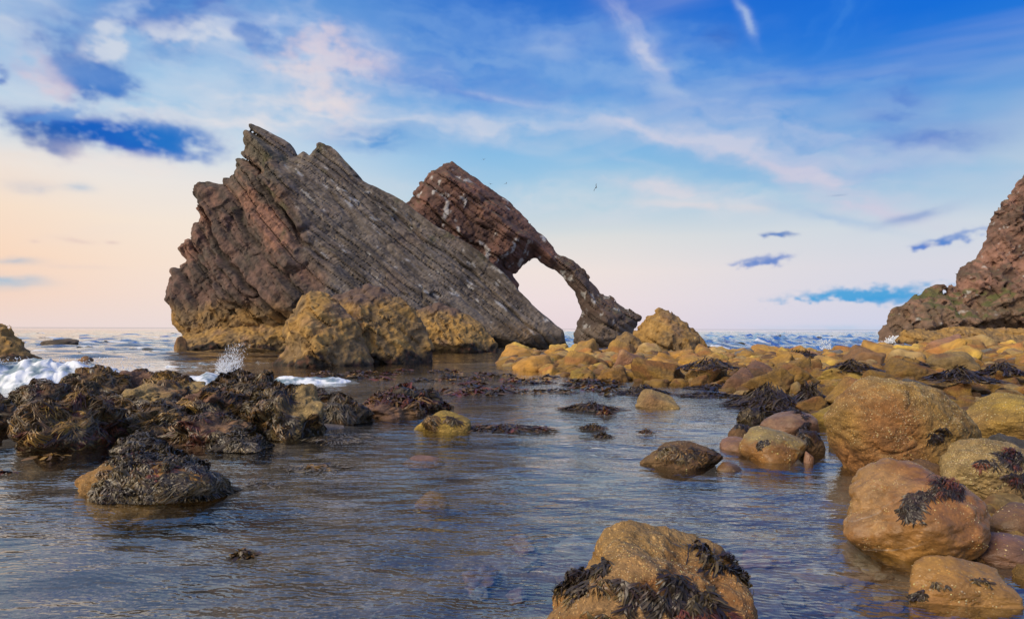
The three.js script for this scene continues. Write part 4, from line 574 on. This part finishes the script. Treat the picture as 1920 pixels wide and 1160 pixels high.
/* ------------------------------------------------------------------ the boulder bank */
const ORD = ['first', 'second', 'third', 'fourth', 'fifth', 'sixth', 'seventh', 'eighth', 'ninth', 'tenth', 'eleventh', 'twelfth', 'thirteenth', 'fourteenth', 'fifteenth', 'sixteenth', 'seventeenth', 'eighteenth', 'nineteenth', 'twentieth', 'twenty-first', 'twenty-second', 'twenty-third', 'twenty-fourth', 'twenty-fifth', 'twenty-sixth', 'twenty-seventh', 'twenty-eighth', 'twenty-ninth', 'thirtieth', 'thirty-first', 'thirty-second'];
const kinds = [];
for (let i = 0; i < 26; i++) {
  const tone = i < 14 ? 'ochre' : ['yellow', 'yellow', 'pale', 'pale', 'brown', 'orange', 'pink', 'ochre', 'grey', 'brown', 'pale', 'orange'][i - 14], form = { sharp: [9, 16, 28, 12][i % 4], rough: 0.12, faces: 7 + i % 5, crack: 0.05, pits: 0.04 };
  kinds.push({ tone, round: i % 4 === 0, sharp: i % 4 === 2, lo: stoneGeometry(stoneForm(500 + i, form), [1, 1, 1], 10, stonePaint(tone, 500 + i, { scale: 1.3, gain: 0.74 + 0.42 * hash(i, 12), weedLine: i % 4 === 0 ? -0.25 : undefined })), hi: null, make() { return this.hi ??= stoneGeometry(stoneForm(500 + i, form), [1, 1, 1], 20, stonePaint(tone, 500 + i, { scale: 1.3, gain: 0.74 + 0.42 * hash(i, 12), weedLine: i % 4 === 0 ? -0.25 : undefined })); } });
}
{
  const r = rng(4242), set = [], heroes = scene.children.filter((o) => o.isGroup && /boulder|flat_stone|pebble/.test(o.name)).map((o) => { const b = new THREE.Box3().setFromObject(o); return [(b.min.x + b.max.x) / 2, (b.min.z + b.max.z) / 2, Math.max(b.max.x - b.min.x, b.max.z - b.min.z) / 2]; });
  const cone = [[wx(1250, 34), -34, 1.8], [wx(1178, 32.5), -32.5, 0.8]];
  const colOf = (x, z) => 960 + x / -z * FOCAL;
  for (let t = 0; t < 60000 && set.length < 292; t++) {
    const D = 7 + 40 * Math.pow(r(), 0.8), px = 930 + r() * 1020, x = wx(px, D), z = -D, b = -polyDist(BANK, x, z); if (b < 0.05) continue;
    let s = (0.19 + 0.25 * r() ** 2) * mix(0.8, 1.5, sstep(9, 32, D)) * (t < 200 ? 1.3 : 1); if (D < 16) s *= 0.8;
    if (b < s * 0.3) continue;
    const fl = 0.55 + 0.35 * r(), cap = EYE - (px < 1190 ? 24 : px < 1640 ? 29 : 14) / FOCAL * D - ground(x, z); s = Math.min(s, cap / (fl * 1.5)); if (s < 0.17) continue;
    if (set.some((q) => Math.hypot(q.x - x, (q.z - z) * 0.8) < (q.s + s) * (0.84))) continue;
    if ([...heroes, ...cone].some((q) => Math.hypot(q[0] - x, q[1] - z) < q[2] * 0.85 + s * 0.7)) continue;
    set.push({ x, z, s, D, px: colOf(x, z), k: Math.floor(r() * kinds.length), turn: r() * 6.283, fl, st: 0.85 + 0.4 * r() });
  }
  const zoneOf = (q) => { const u = q.px, a = u < 1040 ? 'beside the grey slope foot' : u < 1180 ? 'left of the cone-shaped rock' : u < 1320 ? 'before the cone-shaped rock' : u < 1440 ? 'just right of the cone-shaped rock' : u < 1560 ? 'midway between cone rock and cliff' : u < 1680 ? 'behind the largest boulder, left part' : u < 1800 ? 'behind the largest boulder, right part' : 'below the cliff at the right edge'; const d = q.D < 15 ? 'nearest band' : q.D < 20 ? 'second band' : q.D < 25 ? 'third band' : q.D < 30 ? 'fourth band' : q.D < 36 ? 'fifth band' : 'farthest band'; return d + ', ' + a; };
  const zones = {}; for (const q of set) (zones[zoneOf(q)] ??= []).push(q);
  for (const zn in zones) {
    zones[zn].sort((a, b) => a.px - b.px).forEach((q, i) => {
      const k = kinds[q.k], near = q.D < 21, m = new THREE.Mesh(near ? k.make() : k.lo, near ? M.crust : M.far);
      m.scale.set(q.s * q.st, q.s * q.fl, q.s); m.rotation.y = q.turn; m.position.set(q.x, ground(q.x, q.z) + q.s * q.fl * 0.5, q.z);
      thing(m, 'bank_boulder', `${k.tone === 'pale' ? 'pale ochre' : k.tone} boulder, ${ORD[i] ?? 'last'} from left, ${zn}`, 'boulder', 'boulders of the stony bank');
    });
  }
  console.log('bank boulders', set.length);
  // small stones that fill the gaps, past counting
  ['ochre', 'pale', 'brown', 'ochre'].forEach((tone, v) => {
    const geo = stoneGeometry(stoneForm(640 + v, { sharp: 10, rough: 0.1 }), [1, 1, 1], 6, stonePaint(tone, 640 + v, { scale: 1.2, gain: [0.95, 0.85, 0.9, 0.7][v] })), ms = [], mt = new THREE.Matrix4(), q4 = new THREE.Quaternion(), e = new THREE.Euler();
    for (let t = 0; t < 14000 && ms.length < 1400; t++) { const D = 4 + 42 * Math.pow(r(), 0.9), px = 930 + 1100 * r() + (D < 20 ? 900 * r() * r() : 0), x = wx(px, D), z = -D, b = -polyDist(BANK, x, z); if (b < 0.1) continue; const s = (0.06 + 0.15 * r() ** 1.5) * mix(0.6, 1.9, sstep(6, 32, D)); q4.setFromEuler(e.set((r() - 0.5) * 0.6, r() * 6.28, (r() - 0.5) * 0.6)); ms.push(mt.clone().compose(new THREE.Vector3(x, ground(x, z) + s * 0.35, z), q4, new THREE.Vector3(s * (0.9 + 0.5 * r()), s * (0.6 + 0.3 * r()), s))); }
    const im = new THREE.InstancedMesh(geo, M.far, ms.length); ms.forEach((m4, i) => im.setMatrixAt(i, m4)); im.name = numbered('cobbles'); im.userData = { kind: 'stuff', label: ['golden', 'pale ochre', 'brown', 'ochre'][v] + ' cobbles filling the gaps between the bank boulders', category: 'cobbles' }; scene.add(finish(im));
  });
}

/* ------------------------------------------------------------------ loose weed, floating or heaped */
function weedHeap(name, label, px, py, w, dp, o) {      // w, dp: half width and half depth in metres
  const [x, z] = shore(px, py, o.up ?? 0), r = rng(o.seed), st = new Strips();
  for (let i = 0; i < o.count; i++) {
    const a = r() * 6.283, q = Math.sqrt(r()), X = Math.cos(a) * q * w, Z = Math.sin(a) * q * dp; if (o.rag && fbm(X * 3 / w, Z * 3 / dp, o.seed, 3) < o.rag - 0.25) continue;
    const hh = o.high * (1 - q * q) * (0.4 + 0.8 * r()) + 0.012, cols = WEEDS[o.kinds[Math.floor(r() * o.kinds.length)]], c = cols[Math.floor(r() * 3)], long = o.long * (0.5 + r()), dir = a + (r() - 0.5) * 2, v = 0.7 + 0.7 * r(), pts = [], nr = [], bend = (r() - 0.5) * 2.4;
    for (let s = 0; s <= 5; s++) { const u = s / 5, th = dir + bend * u; pts.push([X + Math.cos(th) * long * (u - 0.4), Math.max(0.008 + (o.up ? -0.05 : 0), hh * (1 - 0.75 * u) + 0.02 * Math.sin(u * 6 + i) * (o.high > 0.05 ? 1 : 0.5)), Z + Math.sin(th) * long * (u - 0.4)]); nr.push([0.5 * Math.sin(i + u * 4), 1, 0.5 * Math.cos(i * 1.7 + u * 3)]); }
    st.strip(pts, nr, o.wide * (0.5 + r()), c.map((q1) => q1 * v), 0.3);
  }
  const m = st.mesh(); delete m.userData.kind; m.position.set(x, o.up ?? 0, z); return thing(m, name, label, 'seaweed', o.group ?? 'seaweed lying in the pool');
}
weedHeap('seaweed_clump', 'rusty brown weed trailing left to right beside the yellow boulder', 950, 806, 0.68, 0.32, { seed: 1, count: 420, high: 0.07, long: 0.3, wide: 0.014, kinds: ['brown', 'red', 'wrack', 'black'], rag: 0.2 });
weedHeap('seaweed_clump', 'dark long weed mound in mid pool with red tuft at its right', 1108, 768, 0.5, 0.3, { seed: 2, count: 520, high: 0.14, long: 0.3, wide: 0.010, kinds: ['black', 'wrack', 'black', 'brown'] });
weedHeap('seaweed_clump', 'red weed tuft at the right end of the dark mound', 1136, 778, 0.12, 0.1, { seed: 3, count: 90, high: 0.14, long: 0.16, wide: 0.010, kinds: ['red', 'brown'] });
weedHeap('seaweed_clump', 'small dark weed clump, upper one of two in mid pool', 1112, 804, 0.2, 0.12, { seed: 4, count: 120, high: 0.07, long: 0.16, wide: 0.008, kinds: ['black', 'wrack', 'brown'] });
weedHeap('seaweed_clump', 'small dark weed clump, lower one of two in mid pool', 1132, 820, 0.13, 0.08, { seed: 5, count: 90, high: 0.07, long: 0.12, wide: 0.008, kinds: ['black', 'wrack'] });
weedHeap('seaweed_clump', 'tiny brown weed scrap between the mid pool clumps and weed-draped rock', 1213, 812, 0.1, 0.07, { seed: 6, count: 60, high: 0.06, long: 0.12, wide: 0.008, kinds: ['brown', 'wrack'] });
weedHeap('seaweed_clump', 'dark weed behind the pale conical stone', 1208, 738, 0.55, 0.5, { seed: 7, count: 520, high: 0.2, long: 0.34, wide: 0.014, kinds: ['black', 'wrack', 'black'] });
weedHeap('seaweed_clump', 'dark weed strip lying under the bank left of the pale conical stone', 1105, 722, 0.6, 0.35, { seed: 8, count: 300, high: 0.15, long: 0.36, wide: 0.014, kinds: ['black', 'wrack'] });
weedHeap('seaweed_clump', 'large black weed heap draped along the shore left of largest boulder', 1440, 762, 0.62, 0.95, { seed: 9, count: 1500, high: 0.42, long: 0.42, wide: 0.011, kinds: ['black', 'black', 'wrack'] });
weedHeap('seaweed_clump', 'black weed heap right of the large shore heap', 1520, 762, 0.34, 0.6, { seed: 10, count: 900, high: 0.45, long: 0.4, wide: 0.011, kinds: ['black', 'black', 'wrack'] });
weedHeap('seaweed_clump', 'flat black weed on the shallows left of the large shore heap', 1330, 742, 0.7, 0.4, { seed: 11, count: 420, high: 0.08, long: 0.36, wide: 0.013, kinds: ['black', 'wrack'], rag: 0.1 });
weedHeap('seaweed_clump', 'black weed spot in the shallows below the flat shore weed', 1345, 728, 0.7, 0.5, { seed: 12, count: 420, high: 0.12, long: 0.4, wide: 0.014, kinds: ['black', 'wrack'], rag: 0.1 });
for (const [px, py, w, d, n, l] of [[1700, 684, 0.6, 0.5, 300, 'black weed patch on the bank right behind the largest boulder'], [1800, 712, 0.6, 0.7, 420, 'big black weed patch on the bank right of the largest boulder'], [1880, 700, 0.5, 0.5, 300, 'black weed patch on the bank at the right edge'], [1600, 694, 0.7, 0.5, 300, 'black weed patch on the bank left of the largest boulder top'], [1330, 690, 0.8, 0.7, 300, 'dark weed patch among boulders below the cone-shaped rock'], [1500, 668, 1.0, 0.8, 320, 'dark weed patch on the middle of the bank']]) weedHeap('seaweed_clump', l, px, py, w, d, { seed: px, up: 0.42, count: n, high: 0.3, long: 0.4, wide: 0.014, kinds: ['black', 'black', 'wrack'], group: 'weed patches on the boulder bank' });
weedHeap('seaweed_clump', 'grey wrack spread out on dark water right of the reef', 640, 824, 0.5, 0.4, { seed: 13, count: 330, high: 0.02, long: 0.24, wide: 0.007, kinds: ['grey', 'wrack', 'grey'], rag: 0.15 });
weedHeap('seaweed_clump', 'pale forked wrack floating in the dark reflection right of nearest reef rock', 590, 880, 0.34, 0.2, { seed: 14, count: 130, high: 0.012, long: 0.2, wide: 0.008, kinds: ['grey', 'wrack', 'grey'], rag: 0.1 });
weedHeap('seaweed_clump', 'pale wrack scrap floating off the nearest reef rock', 492, 912, 0.16, 0.1, { seed: 15, count: 50, high: 0.012, long: 0.16, wide: 0.008, kinds: ['grey', 'wrack'] });
weedHeap('seaweed_clump', 'single broad orange kelp blade floating right of the reef', 588, 881, 0.08, 0.03, { seed: 16, count: 7, high: 0.03, long: 0.26, wide: 0.035, kinds: ['gold'] });
weedHeap('seaweed_clump', 'orange-brown kelp curl floating left of the nearest reef rock', 92, 862, 0.16, 0.08, { seed: 17, count: 26, high: 0.05, long: 0.2, wide: 0.022, kinds: ['gold', 'brown', 'black'] });
weedHeap('seaweed_clump', 'red-brown kelp scrap at the left edge of the pool', 6, 892, 0.1, 0.06, { seed: 18, count: 18, high: 0.03, long: 0.16, wide: 0.016, kinds: ['red', 'brown'] });
weedHeap('seaweed_clump', 'small brown weed knot alone in the near left pool', 457, 1046, 0.075, 0.05, { seed: 19, count: 60, high: 0.05, long: 0.09, wide: 0.010, kinds: ['brown', 'wrack', 'black'] });
{
  const r = rng(88), where = []; let n = 0;             // rusty scraps scattered over the far pool
  for (let i = 0; i < 46; i++) where.push([830 + r() * 330, 690 + 52 * Math.pow(r(), 0.8)]);
  for (let i = 0; i < 16; i++) where.push([560 + r() * 290, 694 + r() * 22]);
  const rowName = (py) => (py < 700 ? 'rear row of far pool' : py < 712 ? 'second row of far pool' : py < 724 ? 'third row of far pool' : 'front row of far pool');
  const zones = {}; for (const w of where) (zones[(w[0] < 700 ? 'far left' : w[0] < 850 ? 'under the outcrop' : w[0] < 960 ? 'left of centre' : w[0] < 1060 ? 'centre' : 'right of centre') + ', ' + rowName(w[1])] ??= []).push(w);
  for (const zn in zones) zones[zn].sort((a, b) => a[0] - b[0]).forEach(([px, py], i) => weedHeap('weed_scrap', `rusty weed scrap, ${ORD[i]} from left, ${zn}`, px, py, 0.15 + 0.32 * r(), 0.12 + 0.15 * r(), { seed: 900 + n++, count: 16, high: 0.05 + 0.1 * r(), long: 0.32, wide: 0.03, kinds: [['red', 'brown'], ['brown', 'wrack'], ['black', 'wrack'], ['red', 'gold']][n % 4], group: 'rusty weed scraps in the far pool' }));
}
/* pale stones under the near water */
{
  const r = rng(321), spots = []; for (let t = 0; t < 4000 && spots.length < 84; t++) { const px = 700 + 1000 * Math.pow(r(), 0.45), py = 960 + 240 * Math.pow(r(), 0.6), D = distOf(py), x = wx(px, D) * 1.08, z = -D * 1.08, s = 0.045 + 0.1 * r() * r(); if (spots.some((q) => Math.hypot(q.x - x, q.z - z) < (q.s + s) * 0.95) || polyDist(BANK, x, z) < 0.1) continue; spots.push({ x, z, s, px, py, k: Math.floor(r() * 4), a: r() * 6.28 }); }
  const geos = ['cream', 'rose', 'silver', 'cream'].map((t, i) => stoneGeometry(stoneForm(700 + i, { sharp: 26, rough: 0.2, faces: 8 }), [1, 0.6, 1], 11, stonePaint(t, 700 + i, { scale: 1.6, gain: 1.05 }))), zones = {};
  for (const q of spots) (zones[(q.px < 900 ? 'left of the bottom boulder' : q.px < 1060 ? 'just left of the bottom boulder' : q.px < 1400 ? 'behind the bottom boulder' : q.px < 1560 ? 'right of the bottom boulder' : 'under the smooth orange boulder') + (q.py < 1010 ? ', upper row' : q.py < 1080 ? ', middle row' : ', lowest row')] ??= []).push(q);
  for (const zn in zones) zones[zn].sort((a, b) => a.px - b.px).forEach((q, i) => { const m = new THREE.Mesh(geos[q.k], M.smooth); m.scale.set(q.s * (1.1 + 0.8 * hash(i, 5, q.k)), q.s, q.s * 0.85); m.rotation.y = q.a; m.position.set(q.x, ground(q.x, q.z) + q.s * 0.2, q.z); thing(m, 'sunken_stone', `${['pale', 'pink', 'grey', 'cream'][q.k]} stone under water, ${ORD[i]} from left, ${zn}`, 'stone', 'stones under the near water'); });
}
/* ------------------------------------------------------------------ surf, wash and spray */
function foamSheet(name, label, x0, x1, z0, z1, nx, nz, hf, cf) {
  const g = new THREE.PlaneGeometry(1, 1, nx, nz), p = g.attributes.position, C = [];
  for (let i = 0; i < p.count; i++) { const u = p.getX(i) + 0.5, v = p.getY(i) + 0.5, x = mix(x0, x1, u), z = mix(z0, z1, v); const h = hf(x, z, u, v); p.setXYZ(i, x + 0.12 * fbm(x * 3, z * 3, 5, 2), h, z + 0.12 * fbm(x * 3, z * 3, 15, 2)); C.push(...cf(x, z, u, v, h)); }
  g.setAttribute('color', new THREE.Float32BufferAttribute(C, 3)); g.computeVertexNormals(); const idx = g.index, keep = []; for (let k = 0; k < idx.count; k += 3) { const a = idx.getX(k), b = idx.getX(k + 1), c = idx.getX(k + 2); if (Math.max(p.getY(a), p.getY(b), p.getY(c)) > -0.05) keep.push(a, b, c); } g.setIndex(keep);
  const m = new THREE.Mesh(g, M.foam); return structure(m, name, label);
}
const foamCol = (x, z, h) => { const n = fbm(x * 2.2, h * 3, z * 2.2, 4); return mix3([0.16, 0.24, 0.28], [0.80, 0.84, 0.87], sstep(-0.30, 0.12, n)); };
foamSheet('breaking_wave', 'white breaking wave at the left behind the reef', wx(-160, 19), wx(330, 19), -24.5, -15.5, 300, 150, (x, z, u, v) => {
  const line = -18.6 + 1.0 * Math.sin(x * 0.35) + 1.2 * noise(x * 0.3, 3, 2), d = z - line, crest = Math.exp(-((d / (d < 0 ? 1.7 : 1.0)) ** 2)) * (0.58 + 0.4 * noise(x * 0.4, 7, 1)) * sstep(1.0, 0.6, u), apron = 0.14 * sstep(4.6, 2.2, Math.abs(d + 0.2));
  return crest + apron - 0.10 + (0.10 + 0.25 * crest) * fbm(x * 1.3, z * 1.3, 3, 5) + 0.05 * ridge(x * 2.5, z * 2.5, 8, 3) - 0.16 * sstep(-0.05, 0.3, fbm(x * 0.9, z * 1.6, 21, 4)) - 0.3 * sstep(0.7, 1, u) - 0.2 * sstep(0.12, 0, v) - 0.25 * sstep(0.82, 1, v);
}, (x, z, u, v, h) => foamCol(x, z, h));
foamSheet('white_wash', 'white wash running behind the reef crest below the stack', wx(260, 17), wx(520, 17), -20, -15, 200, 90, (x, z, u, v) => 0.36 * Math.exp(-(((z + 17.3 + 0.4 * Math.sin(x)) / 0.8) ** 2)) * sstep(0, 0.25, u) * sstep(1, 0.75, u) - 0.07 + 0.14 * fbm(x * 1.6, z * 1.6, 4, 5), (x, z, u, v, h) => foamCol(x, z, h));
foamSheet('white_wash', 'thin white wash line right of the reef before the biggest outcrop', wx(505, 19), wx(680, 19), -20.2, -17.6, 160, 60, (x, z, u, v) => 0.2 * Math.exp(-(((z + 18.9 + 0.2 * Math.sin(x * 1.4)) / 0.45) ** 2)) * sstep(0, 0.2, u) * sstep(1, 0.7, u) - 0.07 + 0.09 * fbm(x * 2, z * 2, 4, 5), (x, z, u, v, h) => foamCol(x, z, h));
foamSheet('white_wash', 'thin broken foam lines between the reef and the left foot of the stack', wx(120, 27), wx(520, 27), -33, -21.5, 260, 150, (x, z, u, v) => 0.16 * ridge(x * 0.45 + 3, z * 1.1, 5, 4) - 0.155 + 0.06 * fbm(x * 2.4, z * 2.4, 4, 3) - 0.12 * sstep(0.3, 0, u) - 0.14 * sstep(0.75, 1, u) - 0.1 * sstep(0.25, 0, v) - 0.1 * sstep(0.8, 1, v), (x, z, u, v, h) => foamCol(x, z, h));
function spray(name, label, n, seed, f) {
  const r = rng(seed), geo = new THREE.IcosahedronGeometry(1, 0), m = new THREE.InstancedMesh(geo, M.drop, n), mt = new THREE.Matrix4(), q = new THREE.Quaternion(), up = new THREE.Vector3(0, 1, 0);
  for (let i = 0; i < n; i++) { const { p, v, s, l } = f(r, i); q.setFromUnitVectors(up, new THREE.Vector3(...v).normalize()); mt.compose(new THREE.Vector3(...p), q, new THREE.Vector3(s, s * l, s)); m.setMatrixAt(i, mt); }
  m.name = numbered(name); m.userData = { kind: 'stuff', label, category: 'spray' }; scene.add(finish(m));
}
spray('splash_spray', 'fan of white splash drops thrown up before the stack foot', 4200, 61, (r) => { const D = 19 + 1.0 * r(), lobe = Math.floor(r() * 7), t = Math.pow(r(), 0.9), a = [-0.9, -0.6, -0.35, -0.1, 0.1, 0.3, 0.5][lobe] + 0.42 * (r() - 0.5), h = t * [0.35, 0.5, 0.62, 0.85, 1.0, 0.9, 0.6][lobe] * (0.6 + 0.4 * r()); return { p: [wx(428, D) + a * h * 1.2 + (r() - 0.5) * 0.9 * (1 - t) + 0.25 * h * h, 0.1 + h * 1.15 + 0.12 * (r() - 0.5), -D], v: [a, 1, 0], s: (0.0022 + 0.010 * r() ** 4) * (1.3 - 0.6 * t), l: 1.2 + 4 * r() * r() }; });
spray('splash_spray', 'low drops flung from the breaking wave at left', 900, 67, (r) => { const D = 18.2 + 1.6 * r(), px = -60 + 340 * r(), h = Math.pow(r(), 2) * 0.4; return { p: [wx(px, D), 0.25 + h, -D], v: [r() - 0.5, 1, 0], s: 0.006 + 0.014 * r() * r(), l: 1 + r() }; });
spray('splash_spray', 'white spray where the sea hits the headland tip', 700, 71, (r) => { const D = 74, t = r(), h = (1 - t) * 1.4 * r(); return { p: [wx(1650 + 34 * (1 - t * r()), D) - 0.2, 0.1 + h * (0.5 + t), -D + r()], v: [0.3, 1, 0], s: 0.018 + 0.035 * r(), l: 1.6 }; });
spray('splash_spray', 'white spray of a wave breaking behind the boulder bank', 260, 73, (r) => { const D = 44, h = Math.pow(r(), 1.5) * 0.7; return { p: [wx(1548 + 22 * (r() - 0.5), D), 0.2 + h, -D], v: [0.2 * (r() - 0.5), 1, 0], s: 0.006 + 0.016 * r(), l: 1.6 }; });

{
  const r = rng(515), gs = [];
  for (let i = 0; i < 70; i++) {
    const right = r() < 0.6, D = (right ? 44 : 40) + 160 * r() ** 2, px = right ? 1320 + 340 * r() : -100 + 440 * r(), x = wx(px, D), z = -D; if (seaShare(x, z) < 0.5) continue;
    const w = (0.5 + 1.6 * r()) * (D / 80) ** 0.5, g = new THREE.PlaneGeometry(w * 2, 0.5 + 0.5 * r(), 14, 4); g.rotateX(-Math.PI / 2); const p = g.attributes.position, C = [];
    for (let k = 0; k < p.count; k++) { const X = x + p.getX(k), Z = z + p.getZ(k) + 0.5 * noise(X * 0.7, i * 3.7, 2), e = 1 - (p.getX(k) / w) ** 2; p.setXYZ(k, X, waterLevel(X, Z) + 0.10 * e - 0.05 + 0.10 * fbm(X * 2, Z * 2, 4, 3), Z); C.push(0.75, 0.79, 0.81); }
    g.setAttribute('color', new THREE.Float32BufferAttribute(C, 3)); g.computeVertexNormals(); gs.push(g);
  }
  const m = new THREE.Mesh(mergeGeometries(gs), M.foam); m.name = 'sea_foam'; m.userData = { kind: 'stuff', label: 'small white caps scattered over the open sea', category: 'foam' }; scene.add(finish(m));
}

/* ------------------------------------------------------------------ sea birds */
function bird(label, px, py, D, span, roll, turn) {
  const prof = (t) => 0.055 * Math.pow(Math.sin(Math.PI * Math.min(1, t * 0.96 + 0.03)), 0.7) * (t < 0.2 ? 0.75 : 1), body = new THREE.LatheGeometry([...Array(13).keys()].map((i) => new THREE.Vector2(Math.max(0.002, prof(i / 12)), i / 12 * 0.46 - 0.23)), 10); body.rotateX(-Math.PI / 2);
  const wing = (s) => { const P = [], I = [], n = 9; for (let i = 0; i <= n; i++) { const u = i / n, x = s * (0.03 + u * 0.5), y = 0.17 * Math.sin(u * 2.2) - 0.08 * u * u, c = 0.085 * (1 - 0.85 * u ** 1.6), b = 0.05 - 0.10 * u * (u > 0.45 ? 1.3 * u : 0.4); P.push(x, y, b - 0.05 - c * 0.2, x, y + 0.012, b, x, y, b + c); if (i < n) { const k = i * 3; I.push(k, k + 3, k + 1, k + 1, k + 3, k + 4, k + 1, k + 4, k + 2, k + 2, k + 4, k + 5); } } const g = new THREE.BufferGeometry(); g.setAttribute('position', new THREE.Float32BufferAttribute(P, 3)); g.setIndex(I); g.computeVertexNormals(); return g; };
  body.deleteAttribute('uv'); const g = mergeGeometries([body, wing(1), wing(-1)]), m = new THREE.Mesh(g, M.bird); m.scale.setScalar(span); m.rotation.set(0.1, turn, roll, 'YXZ'); m.position.set(wx(px, D), wy(py, D), -D); M.bird.side = THREE.DoubleSide; return thing(m, 'sea_bird', label, 'bird', 'sea birds over the arch');
}
bird('highest flying sea bird, above the right slope of the arch', 906, 299, 58, 0.42, 0.35, 0.5);
bird('flying sea bird nearest to the arch slope', 919, 345, 60, 0.42, -0.2, -0.6);
bird('flying sea bird right beside the one nearest the arch slope', 948, 344, 60, 0.42, 0.6, 0.9);
bird('lone sea bird with steep banked wings right of the arch', 1117, 351, 52, 0.62, 1.25, 0.5);
let triangles = 0; scene.traverse((o) => { if (o.isMesh && !o.isInstancedMesh) triangles += (o.geometry.index?.count ?? o.geometry.attributes.position.count) / 3; }); console.log('triangles', Math.round(triangles));
renderer.render(scene, camera);
